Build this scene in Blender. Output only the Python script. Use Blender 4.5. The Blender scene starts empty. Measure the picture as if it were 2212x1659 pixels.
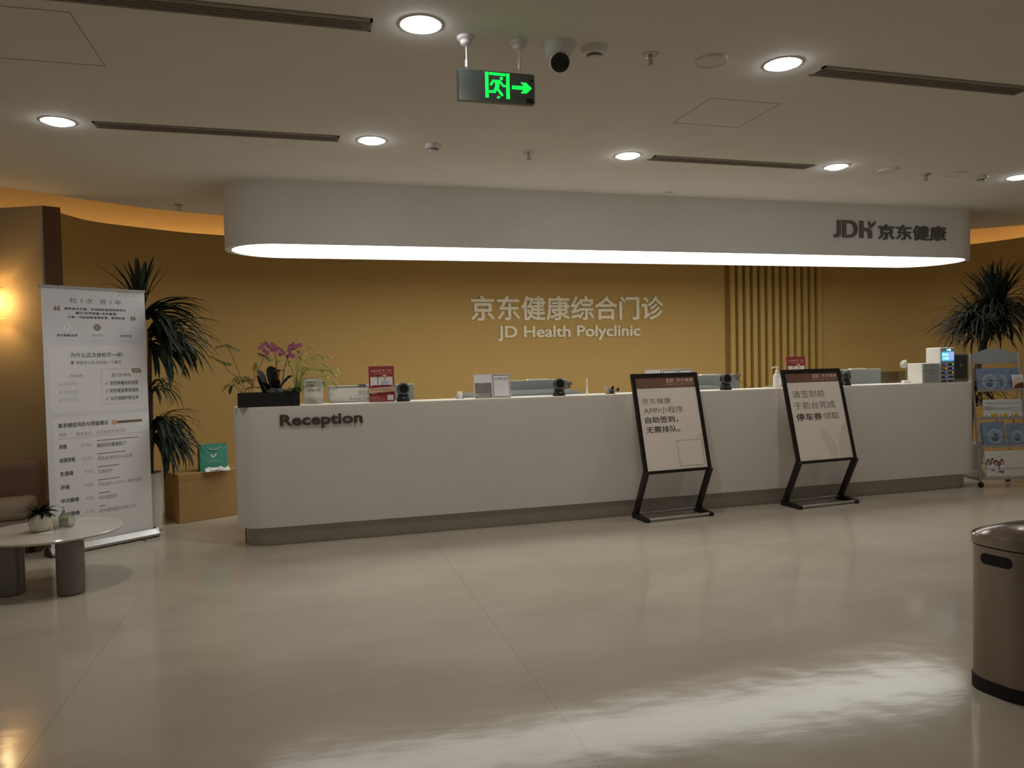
import bpy, bmesh, math, random
from mathutils import Vector, Matrix
random.seed(7)
S = bpy.context.scene
COL = S.collection
R = math.radians
PI = math.pi

# ------------------------------------------------------------------ camera
cd = bpy.data.cameras.new('camera')
cam = bpy.data.objects.new('camera', cd); COL.objects.link(cam)
cd.sensor_fit = 'HORIZONTAL'; cd.sensor_width = 36.0
cd.lens = 1603.05 / 2212 * 36.0
cd.clip_start = 0.05; cd.clip_end = 100
rot = Matrix(((0.96241096, 0.02939109, -0.27000241),
              (-0.2707405, 0.02491293, -0.96232995),
              (-0.02155738, 0.99925748, 0.03193383)))
cam.matrix_world = Matrix.Translation((0, 0, 1.40)) @ rot.to_4x4()
S.camera = cam

# ------------------------------------------------------------------ world, exposure
S.view_settings.view_transform = 'Standard'
S.view_settings.look = 'None'
S.view_settings.gamma = 1.0
S.view_settings.use_curve_mapping = False
S.view_settings.exposure = 0.24
w = bpy.data.worlds.new('world'); S.world = w; w.use_nodes = True
w.node_tree.nodes['Background'].inputs[0].default_value = (0.80, 0.70, 0.58, 1)
w.node_tree.nodes['Background'].inputs[1].default_value = 0.19

PANEL_E = 3.4      # the long light panel under the canopy
SPOT_W = 20.0       # each recessed downlight
COVE_E = 8.5       # orange strip hidden in the ceiling cove
SCONCE_W = 6.0

# ------------------------------------------------------------------ materials
def lin(h):
    h = h.lstrip('#')
    c = [int(h[i:i + 2], 16) / 255 for i in (0, 2, 4)]
    return tuple(x / 12.92 if x <= 0.04045 else ((x + 0.055) / 1.055) ** 2.4 for x in c) + (1,)

MATS = {}
def mat(name, col, rough=0.5, metal=0.0, var=0.06, scale=20.0, spec=0.5, emit=0.0, stretch=(1, 1, 1), bump=0.0, trans=0.0, alpha=1.0, coat=0.0):
    if name in MATS: return MATS[name]
    m = bpy.data.materials.new(name); m.use_nodes = True
    nt = m.node_tree; b = nt.nodes['Principled BSDF']
    c = lin(col)
    tc = nt.nodes.new('ShaderNodeTexCoord'); mp = nt.nodes.new('ShaderNodeMapping')
    mp.inputs['Scale'].default_value = stretch
    nz = nt.nodes.new('ShaderNodeTexNoise'); nz.inputs['Scale'].default_value = scale; nz.inputs['Detail'].default_value = 4
    cr = nt.nodes.new('ShaderNodeValToRGB')
    cr.color_ramp.elements[0].position = 0.3; cr.color_ramp.elements[1].position = 0.7
    cr.color_ramp.elements[0].color = tuple(x * (1 - var) for x in c[:3]) + (1,)
    cr.color_ramp.elements[1].color = tuple(min(1, x * (1 + var)) for x in c[:3]) + (1,)
    nt.links.new(tc.outputs['Object'], mp.inputs[0]); nt.links.new(mp.outputs[0], nz.inputs['Vector'])
    nt.links.new(nz.outputs['Fac'], cr.inputs[0]); nt.links.new(cr.outputs[0], b.inputs['Base Color'])
    b.inputs['Roughness'].default_value = rough; b.inputs['Metallic'].default_value = metal
    b.inputs['Specular IOR Level'].default_value = spec
    if coat: b.inputs['Coat Weight'].default_value = coat
    if trans: b.inputs['Transmission Weight'].default_value = trans
    if alpha < 1: b.inputs['Alpha'].default_value = alpha
    if emit:
        nt.links.new(cr.outputs[0], b.inputs['Emission Color']); b.inputs['Emission Strength'].default_value = emit
    if bump:
        bp = nt.nodes.new('ShaderNodeBump'); bp.inputs['Strength'].default_value = bump; bp.inputs['Distance'].default_value = 0.01
        nt.links.new(nz.outputs['Fac'], bp.inputs['Height']); nt.links.new(bp.outputs[0], b.inputs['Normal'])
    MATS[name] = m
    return m

def floor_material():
    m = bpy.data.materials.new('polished_cement'); m.use_nodes = True
    nt = m.node_tree; N = nt.nodes; L = nt.links; b = N['Principled BSDF']
    geo = N.new('ShaderNodeNewGeometry')
    n1 = N.new('ShaderNodeTexNoise'); n1.inputs['Scale'].default_value = 1.1; n1.inputs['Detail'].default_value = 7; n1.inputs['Roughness'].default_value = 0.6
    mp = N.new('ShaderNodeMapping'); mp.inputs['Scale'].default_value = (0.8, 1.5, 1)
    L.new(geo.outputs['Position'], mp.inputs[0]); L.new(mp.outputs[0], n1.inputs['Vector'])
    cr = N.new('ShaderNodeValToRGB')
    cr.color_ramp.elements[0].position = 0.3; cr.color_ramp.elements[1].position = 0.7
    cr.color_ramp.elements[0].color = lin('#b3a997'); cr.color_ramp.elements[1].color = lin('#c4bbaa')
    L.new(n1.outputs['Fac'], cr.inputs[0])
    # joints between the cement bays: thin lines across the room at fixed x
    sep = N.new('ShaderNodeSeparateXYZ'); L.new(geo.outputs['Position'], sep.inputs[0])
    prev = None
    for x0 in (0.936, -1.01):
        s = N.new('ShaderNodeMath'); s.operation = 'SUBTRACT'; s.inputs[1].default_value = x0
        a = N.new('ShaderNodeMath'); a.operation = 'ABSOLUTE'
        l = N.new('ShaderNodeMath'); l.operation = 'LESS_THAN'; l.inputs[1].default_value = 0.0016
        L.new(sep.outputs[0], s.inputs[0]); L.new(s.outputs[0], a.inputs[0]); L.new(a.outputs[0], l.inputs[0])
        if prev is None: prev = l
        else:
            mx = N.new('ShaderNodeMath'); mx.operation = 'MAXIMUM'
            L.new(prev.outputs[0], mx.inputs[0]); L.new(l.outputs[0], mx.inputs[1]); prev = mx
    mix = N.new('ShaderNodeMix'); mix.data_type = 'RGBA'
    mix.inputs['B'].default_value = lin('#a0968a')
    L.new(prev.outputs[0], mix.inputs['Factor']); L.new(cr.outputs[0], mix.inputs['A'])
    L.new(mix.outputs['Result'], b.inputs['Base Color'])
    # trowel marks: sharp fine ripple plus slow undulation
    n2 = N.new('ShaderNodeTexNoise'); n2.inputs['Scale'].default_value = 2.6; n2.inputs['Detail'].default_value = 2
    n3 = N.new('ShaderNodeTexNoise'); n3.inputs['Scale'].default_value = 16; n3.inputs['Detail'].default_value = 4
    mp2 = N.new('ShaderNodeMapping'); mp2.inputs['Scale'].default_value = (0.45, 1.0, 1); mp2.inputs['Rotation'].default_value = (0, 0, 0.3)
    L.new(geo.outputs['Position'], mp2.inputs[0]); L.new(mp2.outputs[0], n3.inputs['Vector']); L.new(geo.outputs['Position'], n2.inputs['Vector'])
    b1 = N.new('ShaderNodeBump'); b1.inputs['Strength'].default_value = 0.20; b1.inputs['Distance'].default_value = 0.012
    b2 = N.new('ShaderNodeBump'); b2.inputs['Strength'].default_value = 0.2; b2.inputs['Distance'].default_value = 0.002
    L.new(n2.outputs['Fac'], b1.inputs['Height']); L.new(n3.outputs['Fac'], b2.inputs['Height'])
    L.new(b1.outputs[0], b2.inputs['Normal']); L.new(b2.outputs[0], b.inputs['Normal'])
    b.inputs['Roughness'].default_value = 0.115
    b.inputs['IOR'].default_value = 1.31
    return m

M = dict(
    ceiling=mat('ceiling_paint', '#e2ddd4', 0.9, scale=3, var=0.02),
    white=mat('white_paint', '#dedad3', 0.55, scale=8, var=0.02),
    counter=mat('counter_white', '#e4ded8', 0.45, scale=5, var=0.02),
    top=mat('counter_top', '#ece7da', 0.35, scale=5, var=0.02),
    plinth=mat('plinth_grey', '#b0a79d', 0.4, metal=0.0, scale=6, var=0.04),
    ochre=mat('ochre_wall_fabric', '#be9c5a', 0.7, scale=60, var=0.07, stretch=(6, 6, 0.25)),
    slat=mat('ochre_slat', '#c2a35c', 0.6, scale=40, var=0.06, stretch=(4, 4, 0.3)),
    slatback=mat('slat_groove', '#86662f', 0.8, scale=40, var=0.06),
    beige=mat('beige_wallpaper', '#c4ad84', 0.75, scale=50, var=0.05, stretch=(4, 4, 0.3)),
    brown=mat('dark_wall_end', '#6b4526', 0.6, scale=20, var=0.05),
    cove=mat('cove_paint', '#dcc9a8', 0.9, scale=3, var=0.02),
    black=mat('black_plastic', '#1c1a18', 0.4, scale=30, var=0.1),
    blackm=mat('black_metal', '#211d1b', 0.35, metal=0.2, scale=30, var=0.1),
    rubber=mat('black_rubber', '#161412', 0.7, scale=30, var=0.1),
    steel=mat('brushed_steel', '#9c9188', 0.2, metal=1.0, scale=22, var=0.06, stretch=(1, 1, 0.02), bump=0.12),
    chrome=mat('chrome', '#c9c6c0', 0.15, metal=1.0, scale=10, var=0.03),
    alu=mat('aluminium', '#b9b7b4', 0.35, metal=0.8, scale=20, var=0.04),
    grey=mat('grey_plastic', '#9aa09e', 0.5, scale=15, var=0.03),
    dgrey=mat('dark_grey', '#6b6660', 0.5, scale=15, var=0.05),
    letter_dark=mat('dark_letter', '#5b5650', 0.5, scale=20, var=0.05),
    letter_brown=mat('brown_letter', '#4a4038', 0.5, scale=20, var=0.05),
    letter_light=mat('pale_letter', '#e9dfc4', 0.45, scale=20, var=0.03),
    paper=mat('white_paper', '#e6e2da', 0.7, scale=30, var=0.02),
    banner=mat('banner_print', '#e9e9ec', 0.55, scale=6, var=0.02),
    panel=mat('banner_panel', '#f2f1f1', 0.55, scale=6, var=0.01),
    shade=mat('banner_panel_edge', '#d2d2d6', 0.55, scale=6, var=0.01),
    ink=mat('ink_dark', '#3c3733', 0.6, var=0.03),
    ink2=mat('ink_grey', '#6a645d', 0.6, var=0.03),
    ink3=mat('ink_pale', '#b1aca6', 0.6, var=0.03),
    gold=mat('ink_khaki', '#9b8a72', 0.6, var=0.03),
    red=mat('poster_red', '#a03a40', 0.35, scale=10, var=0.05, coat=0.3),
    redd=mat('poster_dark_red', '#7c2a30', 0.35, scale=10, var=0.05),
    peach=mat('poster_peach', '#d9b592', 0.5, var=0.04),
    skin=mat('print_skin', '#d8ae93', 0.6, var=0.03),
    hair=mat('print_hair', '#2b2422', 0.6, var=0.05),
    scrub=mat('print_scrub', '#b9c2cf', 0.6, var=0.03),
    posterbrown=mat('poster_brown', '#7d5a4b', 0.45, var=0.03, coat=0.2),
    poster=mat('poster_cream', '#f2e7da', 0.45, var=0.015, coat=0.2),
    posterleaf=mat('poster_leaf', '#e4d9cc', 0.45, var=0.015, coat=0.2),
    qr_grey=mat('print_grey', '#8a8480', 0.45, var=0.03),
    greenp=mat('print_green', '#4f8a5a', 0.5, var=0.03),
    acrylic=mat('clear_acrylic', '#f0f2ee', 0.08, var=0.01, trans=0.9),
    frost=mat('frosted_acrylic', '#dfe2d8', 0.35, var=0.02, trans=0.35), smoke=mat('smoked_acrylic', '#8f8a76', 0.12, var=0.02, trans=0.92),
    kraft=mat('cardboard', '#ab8a56', 0.8, scale=25, var=0.06, bump=0.1),
    tape=mat('packing_tape', '#b08a56', 0.25, var=0.03),
    teal=mat('teal_paper', '#4fa48e', 0.5, var=0.03),
    teald=mat('teal_gusset', '#2f7f70', 0.5, var=0.03),
    marble=mat('pale_marble', '#ddd5ca', 0.12, scale=3.0, var=0.07),
    legm=mat('dark_fluted_leg', '#7b766f', 0.4, metal=0.4, scale=10, var=0.05),
    ceramic=mat('cream_ceramic', '#dcd6c0', 0.45, scale=12, var=0.05),
    pot=mat('white_pot', '#d8d7d0', 0.35, scale=12, var=0.02),
    soil=mat('soil', '#2a211a', 0.95, scale=60, var=0.3, bump=0.5),
    leafd=mat('dark_leaf', '#26301f', 0.6, spec=0.3, scale=14, var=0.2),
    leafp=mat('palm_leaf', '#22271e', 0.75, spec=0.2, scale=14, var=0.2),
    leafg=mat('green_leaf', '#86994e', 0.5, scale=14, var=0.2),
    leafb=mat('broad_dark_leaf', '#22241b', 0.7, spec=0.15, scale=14, var=0.15),
    stem=mat('brown_stem', '#5a4a24', 0.6, scale=20, var=0.15),
    trunk=mat('trunk', '#5d4e3a', 0.85, scale=40, var=0.25, bump=0.4),
    petal=mat('orchid_petal', '#b96a8e', 0.55, scale=30, var=0.15),
    petald=mat('wilted_petal', '#7b5a5a', 0.6, scale=30, var=0.2),
    stone=mat('grey_stone', '#55534e', 0.85, scale=18, var=0.3, bump=0.5),
    sofa=mat('brown_upholstery', '#85685a', 0.85, scale=60, var=0.06),
    cushion=mat('beige_upholstery', '#a99a88', 0.85, scale=60, var=0.06),
    led=mat('light_panel', '#fdfdf8', 0.4, var=0.0, emit=PANEL_E),
    lens=mat('downlight_lens', '#f4f7ff', 0.4, var=0.0, emit=40.0),
    orange=mat('cove_led', '#ffc876', 0.4, var=0.0, emit=COVE_E),
    exitg=mat('exit_green', '#14f052', 0.4, var=0.0, emit=0.95),
    exitb=mat('exit_face', '#626862', 0.3, var=0.04),
    bulb=mat('warm_bulb', '#ffd890', 0.4, var=0.0, emit=8.0),
    mesh=mat('woven_lampshade', '#e8c98a', 0.6, scale=120, var=0.25, emit=0.35),
    screen=mat('blue_screen', '#4fb6dd', 0.3, var=0.02, emit=0.75),
    screenw=mat('screen_white', '#dff4ff', 0.3, var=0.0, emit=0.9),
    screenl=mat('screen_lilac', '#9fb2ea', 0.3, var=0.02, emit=0.7),
    ledb=mat('blue_led', '#5a54ff', 0.3, var=0.0, emit=2.0),
    ledg=mat('green_led', '#35ff55', 0.3, var=0.0, emit=2.0),
    ledr=mat('orange_led', '#ff7a55', 0.3, var=0.0, emit=1.5),
    glassd=mat('dark_glass', '#232427', 0.12, var=0.05),
    bluep=mat('brochure_blue', '#7f94ae', 0.4, scale=8, var=0.08, coat=0.2),
    bluel=mat('brochure_light_blue', '#b9c8d6', 0.4, scale=8, var=0.05),
    blued=mat('brochure_slate', '#5b6e88', 0.4, scale=8, var=0.05),
    mint=mat('brochure_mint', '#d3dad6', 0.4, scale=8, var=0.03),
    yellow=mat('brochure_yellow', '#d8b32f', 0.4, scale=8, var=0.05),
    pinkp=mat('brochure_pink', '#e6bda6', 0.4, scale=8, var=0.05),
    brownp=mat('brochure_brown', '#5b3a2c', 0.4, scale=8, var=0.1),
    photo=mat('brochure_photo', '#7d7b70', 0.4, scale=8, var=0.15),
    slot=mat('slot_dark', '#a39b8f', 0.6, var=0.05),
    gap=mat('joint_dark', '#9a9186', 0.8, var=0.03),
    water=mat('tinted_gel', '#c8cfae', 0.1, var=0.05, trans=0.7),
)

# ------------------------------------------------------------------ mesh helpers
def obj(name, bm, mats, parent=None, smooth=None, kind=None, label=None, bevel=0, loc=None):
    me = bpy.data.meshes.new(name)
    bmesh.ops.recalc_face_normals(bm, faces=[f for f in bm.faces]) if getattr(bm, 'fixn', True) is True else None
    bm.to_mesh(me); bm.free()
    if not isinstance(mats, (list, tuple)): mats = [mats]
    for m in mats: me.materials.append(m)
    o = bpy.data.objects.new(name, me); COL.objects.link(o)
    if parent: o.parent = parent
    if loc: o.location = loc
    if bevel:
        md = o.modifiers.new('bevel', 'BEVEL'); md.width = bevel; md.segments = 2; md.limit_method = 'ANGLE'
    if smooth:
        me.polygons.foreach_set('use_smooth', [True] * len(me.polygons))
        try: me.set_sharp_from_angle(angle=R(smooth))
        except Exception: pass
    if kind: o['kind'] = kind
    if label: o['label'] = label
    return o

def thing(name, label, cat, loc=(0, 0, 0), rz=0.0, group=None):
    o = bpy.data.objects.new(name, None); COL.objects.link(o)
    o.empty_display_size = 0.1
    o.location = loc; o.rotation_euler = (0, 0, rz)
    o['label'] = label; o['category'] = cat
    if group: o['group'] = group
    return o

def tag(o, label, cat, group=None):
    o['label'] = label; o['category'] = cat
    if group: o['group'] = group
    return o

def dup(src, label, loc, rz=None, group=None):
    c = src.copy(); COL.objects.link(c); c.location = loc; c['label'] = label
    if rz is not None: c.rotation_euler = (0, 0, rz)
    if group: c['group'] = group
    for ch in [o for o in COL.objects if o.parent == src]:
        k = ch.copy(); COL.objects.link(k); k.parent = c
        for g in [o for o in COL.objects if o.parent == ch]:
            q = g.copy(); COL.objects.link(q); q.parent = k
    return c

def B(): return bmesh.new()

def box(bm, x0, x1, y0, y1, z0, z1, mi=0, F=None):
    vs = [bm.verts.new((F @ Vector(p)) if F else p) for p in ((x0, y0, z0), (x1, y0, z0), (x1, y1, z0), (x0, y1, z0), (x0, y0, z1), (x1, y0, z1), (x1, y1, z1), (x0, y1, z1))]
    for q in ((3, 2, 1, 0), (4, 5, 6, 7), (0, 1, 5, 4), (1, 2, 6, 5), (2, 3, 7, 6), (3, 0, 4, 7)):
        f = bm.faces.new([vs[i] for i in q]); f.material_index = mi

def prism(bm, pts, z0, z1, mi=0, F=None, cap_mi=None):
    """pts: 2-D outline; extruded along z."""
    lo = [bm.verts.new((F @ Vector((x, y, z0))) if F else (x, y, z0)) for x, y in pts]
    hi = [bm.verts.new((F @ Vector((x, y, z1))) if F else (x, y, z1)) for x, y in pts]
    n = len(pts)
    f = bm.faces.new(list(reversed(lo))); f.material_index = mi if cap_mi is None else cap_mi
    f = bm.faces.new(hi); f.material_index = mi
    for i in range(n):
        f = bm.faces.new((lo[i], lo[(i + 1) % n], hi[(i + 1) % n], hi[i])); f.material_index = mi

# frame that turns (u, v, w) into (x=u, z=v, y=-w): a print facing the viewer (-y)
FRONT = Matrix(((1, 0, 0, 0), (0, 0, -1, 0), (0, 1, 0, 0), (0, 0, 0, 1)))

def flat(bm, pts, w=0.0, mi=0, F=FRONT):
    f = bm.faces.new([bm.verts.new(F @ Vector((x, y, w))) for x, y in pts]); f.material_index = mi
def rect(x0, y0, x1, y1): return [(x0, y0), (x1, y0), (x1, y1), (x0, y1)]
def rrect(x0, y0, x1, y1, r, n=5):
    out = []
    for cx, cy, a in ((x1 - r, y0 + r, -90), (x1 - r, y1 - r, 0), (x0 + r, y1 - r, 90), (x0 + r, y0 + r, 180)):
        for i in range(n + 1):
            t = R(a + 90 * i / n); out.append((cx + r * math.cos(t), cy + r * math.sin(t)))
    return out
def ell(cx, cy, a, b=None, n=20, rot=0):
    b = a if b is None else b; c, s = math.cos(rot), math.sin(rot)
    return [(cx + a * math.cos(t) * c - b * math.sin(t) * s, cy + a * math.cos(t) * s + b * math.sin(t) * c) for t in [2 * PI * i / n for i in range(n)]]
def capsule(x0, x1, yc, r, n=20):
    out = []
    for i in range(n + 1):
        t = R(-90 + 180 * i / n); out.append((x1 - r + r * math.cos(t), yc + r * math.sin(t)))
    for i in range(n + 1):
        t = R(90 + 180 * i / n); out.append((x0 + r + r * math.cos(t), yc + r * math.sin(t)))
    return out
def bar(p, q, wd):
    d = Vector((q[0] - p[0], q[1] - p[1])).normalized(); n = Vector((-d.y, d.x)) * wd / 2
    return [(p[0] - n.x, p[1] - n.y), (q[0] - n.x, q[1] - n.y), (q[0] + n.x, q[1] + n.y), (p[0] + n.x, p[1] + n.y)]

def ring(bm, c, ax, r, seg):
    ax = ax.normalized(); u = ax.orthogonal().normalized(); v = ax.cross(u)
    return [bm.verts.new(c + u * r * math.cos(2 * PI * i / seg) + v * r * math.sin(2 * PI * i / seg)) for i in range(seg)]
def tube(bm, pts, r, seg=8, mi=0, caps=True):
    pts = [Vector(p) for p in pts]
    rs = r if isinstance(r, (list, tuple)) else [r] * len(pts)
    u = None; rings = []
    for i, p in enumerate(pts):
        t = (pts[min(i + 1, len(pts) - 1)] - pts[max(i - 1, 0)]).normalized()
        if u is None: u = t.orthogonal().normalized()
        u = (u - t * u.dot(t)).normalized(); v = t.cross(u)
        rings.append([bm.verts.new(p + u * rs[i] * math.cos(2 * PI * k / seg) + v * rs[i] * math.sin(2 * PI * k / seg)) for k in range(seg)])
    for a, b in zip(rings, rings[1:]):
        for k in range(seg):
            f = bm.faces.new((a[k], a[(k + 1) % seg], b[(k + 1) % seg], b[k])); f.material_index = mi
    if caps:
        f = bm.faces.new(list(reversed(rings[0]))); f.material_index = mi
        f = bm.faces.new(rings[-1]); f.material_index = mi
def lathe(bm, prof, c=(0, 0, 0), seg=32, mi=0, sx=1.0, sy=1.0, F=None):
    """prof: (radius, z) from bottom to top; closed with caps."""
    rings = []
    for r, z in prof:
        pts = [Vector((c[0] + sx * r * math.cos(2 * PI * k / seg), c[1] + sy * r * math.sin(2 * PI * k / seg), c[2] + z)) for k in range(seg)]
        rings.append([bm.verts.new((F @ p) if F else p) for p in pts])
    for a, b in zip(rings, rings[1:]):
        for k in range(seg):
            f = bm.faces.new((a[k], a[(k + 1) % seg], b[(k + 1) % seg], b[k])); f.material_index = mi
    f = bm.faces.new(list(reversed(rings[0]))); f.material_index = mi
    f = bm.faces.new(rings[-1]); f.material_index = mi

GUARD = [None]
def leaf(bm, base, az, el, length, droop, width, seg=7, mi=0, fold=0.25, curve=0.0, blunt=False):
    """a strap leaf: starts at base, heads along azimuth az / elevation el and droops."""
    if GUARD[0]:
        q = Vector(base)
        for i in range(seg + 1):
            e = el - droop * i / seg
            if not GUARD[0](q): return
            q = q + Vector((math.cos(az) * math.cos(e), math.sin(az) * math.cos(e), math.sin(e))) * length / seg
    p = Vector(base); rows = []
    for i in range(seg + 1):
        t = i / seg
        e = el - droop * t; a = az + curve * t
        d = Vector((math.cos(a) * math.cos(e), math.sin(a) * math.cos(e), math.sin(e)))
        side = Vector((-math.sin(a), math.cos(a), 0)); up = side.cross(d) * -1
        wd = width * (math.sin(PI * (0.12 + 0.88 * t)) ** 0.6 if t < 1 else 0.0) * 0.5
        if blunt: wd = width * 0.5 * (0.35 + 0.65 * min(1, t * 1.6)) * math.sqrt(max(0.0, 1 - max(0.0, (t - 0.72) / 0.28) ** 2))
        if i == seg: rows.append([bm.verts.new(p)])
        else: rows.append([bm.verts.new(p - side * wd + up * wd * fold), bm.verts.new(p), bm.verts.new(p + side * wd + up * wd * fold)])
        p = p + d * length / seg
    for a, b in zip(rows, rows[1:]):
        if len(b) == 3:
            for k in (0, 1): f = bm.faces.new((a[k], a[k + 1], b[k + 1], b[k])); f.material_index = mi
        else:
            for k in (0, 1): f = bm.faces.new((a[k], a[k + 1], b[0])); f.material_index = mi

def text_mesh(s, depth=0.0, bold=0.0, res=3, spacing=1.0):
    c = bpy.data.curves.new('t', 'FONT'); c.body = s; c.size = 1.0
    c.resolution_u = res; c.offset = bold; c.extrude = depth; c.space_character = spacing
    o = bpy.data.objects.new('t', c); COL.objects.link(o)
    dg = bpy.context.evaluated_depsgraph_get(); dg.update()
    me = bpy.data.meshes.new_from_object(o.evaluated_get(dg))
    bpy.data.objects.remove(o); bpy.data.curves.remove(c)
    return me

def is_cjk(s): return any(ord(ch) > 0x2fff for ch in s)
def shifts(b): return [(0, 0)] if b <= 0 else [(-b, 0), (b, 0), (0, -b), (0, b)]
def txt(bm, s, x0, y0, x1, y1, w=0.0, mi=0, bold=0.0, F=FRONT, depth=0.0, spacing=1.0):
    """text fitted into the rectangle (x0,y0)-(x1,y1) of the print plane."""
    cj = is_cjk(s)
    me = text_mesh(s, 0.0, 0.0 if cj else bold, spacing=spacing)
    xs = [v.co.x for v in me.vertices]; ys = [v.co.y for v in me.vertices]
    ax, bx, ay, by = min(xs), max(xs), min(ys), max(ys)
    kx, ky = (x1 - x0) / max(bx - ax, 1e-6), (y1 - y0) / max(by - ay, 1e-6)
    for n_, (sx, sy) in enumerate(shifts(bold * 0.8 if cj else 0)):
        vs = [bm.verts.new(F @ Vector((x0 + (v.co.x + sx - ax) * kx, y0 + (v.co.y + sy - ay) * ky, w + 0.00008 * n_))) for v in me.vertices]
        for p in me.polygons:
            try:
                f = bm.faces.new([vs[i] for i in p.vertices]); f.material_index = mi
            except ValueError: pass
    bpy.data.meshes.remove(me)

def letters(s, x0, y0, x1, y1, depth, w, m, parent, bold, cjk, F=FRONT, name='letter'):
    """raised lettering, each character its own part."""
    chars = [(ch, i) for i, ch in enumerate(s)] if cjk else None
    me = text_mesh(s, 0.5, 0.0 if cjk else bold, res=5)
    xs = [v.co.x for v in me.vertices]; ys = [v.co.y for v in me.vertices]
    ax, bx, ay, by = min(xs), max(xs), min(ys), max(ys)
    kx, ky = (x1 - x0) / (bx - ax), (y1 - y0) / (by - ay)
    n = len(me.vertices); par = list(range(n))
    def find(a):
        while par[a] != a: par[a] = par[par[a]]; a = par[a]
        return a
    for e in me.edges: par[find(e.vertices[0])] = find(e.vertices[1])
    isl = {}
    for i in range(n): isl.setdefault(find(i), []).append(i)
    spans = []
    for k, vs in isl.items():
        q = [me.vertices[i].co.x for i in vs]; spans.append([min(q), max(q), set(vs)])
    spans.sort(key=lambda q: q[0])
    if cjk:
        d = {}
        for a, b, v in spans: d.setdefault(int(((a + b) / 2) // 1.0), set()).update(v)
        groups = [d[k] for k in sorted(d)]
    else:
        groups = []
        for a, b, v in spans:
            if groups and a < groups[-1][1] - 0.02: groups[-1][1] = max(groups[-1][1], b); groups[-1][2] |= v
            else: groups.append([a, b, set(v)])
        groups = [g[2] for g in groups]
    for g in groups:
        bm = B()
        for n_, (sx, sy) in enumerate(shifts(bold if cjk else 0)):
            mp = {}
            for i in g:
                v = me.vertices[i].co
                mp[i] = bm.verts.new(F @ Vector((x0 + (v.x + sx - ax) * kx, y0 + (v.y + sy - ay) * ky, w + (v.z + 0.5) * (depth + 0.0004 * n_))))
            for p in me.polygons:
                if p.vertices[0] in g:
                    try: bm.faces.new([mp[i] for i in p.vertices])
                    except (ValueError, KeyError): pass
        obj(name, bm, m, parent)
    bpy.data.meshes.remove(me)

def jdh_shapes(x0, y0, x1, y1):
    """outlines of the clinic emblem letters J, D and h."""
    W, H = x1 - x0, y1 - y0
    def P(pts): return [(x0 + a * W, y0 + b * H) for a, b in pts]
    J = P([(0.0, 0.0), (0.09, 0.0), (0.15, 0.06), (0.18, 0.2), (0.18, 1.0), (0.085, 1.0), (0.085, 0.24), (0.065, 0.17), (0.0, 0.17)])
    Dl = P([(0.225, 0.0), (0.32, 0.0), (0.32, 1.0), (0.225, 1.0)])
    Db = [(0.32, 0.0), (0.42, 0.0)] + [(0.42 + 0.20 * math.sin(R(a)), 0.5 - 0.5 * math.cos(R(a))) for a in range(15, 180, 15)] + [(0.42, 1.0), (0.32, 1.0), (0.32, 0.83), (0.42, 0.83)] + [(0.42 + 0.105 * math.sin(R(a)), 0.5 - 0.33 * math.cos(R(a))) for a in range(165, 0, -15)] + [(0.42, 0.17), (0.32, 0.17)]
    hl = P([(0.67, 0.0), (0.77, 0.0), (0.77, 1.0), (0.67, 1.0)])
    hr = P([(0.77, 0.42), (0.85, 0.42), (0.885, 0.36), (0.895, 0.28), (0.895, 0.0), (1.0, 0.0), (1.0, 0.3), (0.985, 0.45), (0.94, 0.56), (0.87, 0.6), (0.77, 0.6)])
    return [[J], [Dl, P(Db)], [hl, hr]]
def sprout(cx, cy, s):
    """the two-leaf sprout of the clinic emblem, as outlines."""
    def lf(px, py, ang, ln, wd):
        c, q = math.cos(ang), math.sin(ang); out = []
        for i in range(9):
            t = i / 8; out.append((t * ln, wd * math.sin(PI * t) ** 0.8))
        for i in range(7, 0, -1):
            t = i / 8; out.append((t * ln, -wd * 0.55 * math.sin(PI * t) ** 0.8))
        return [(px + a * c - b * q, py + a * q + b * c) for a, b in out]
    return [lf(cx, cy, R(122), s, s * 0.22), lf(cx, cy + s * 0.12, R(52), s * 0.95, s * 0.22)]

def catmull(P, n=8):
    out = []
    for i in range(len(P) - 1):
        p0 = Vector(P[max(i - 1, 0)]); p1 = Vector(P[i]); p2 = Vector(P[i + 1]); p3 = Vector(P[min(i + 2, len(P) - 1)])
        for k in range(n):
            t = k / n
            out.append(0.5 * ((2 * p1) + (p2 - p0) * t + (2 * p0 - 5 * p1 + 4 * p2 - p3) * t * t + (3 * p1 - p0 - 3 * p2 + p3) * t ** 3))
    out.append(Vector(P[-1])); return out

def spot(name, loc, energy, parent=None, size=R(104), blend=0.6, col=(1, 0.96, 0.9), rad=0.05):
    l = bpy.data.lights.new(name, 'SPOT'); l.energy = energy; l.spot_size = size; l.spot_blend = blend
    l.color = col; l.shadow_soft_size = rad
    o = bpy.data.objects.new(name, l); COL.objects.link(o); o.location = loc
    if parent: o.parent = parent
    return o

# ================================================================== SETTING
ZC = 2.935
bm = B(); box(bm, -7, 13, -5, 10.5, -0.1, 0)
obj('floor', bm, floor_material(), kind='structure')

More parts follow.
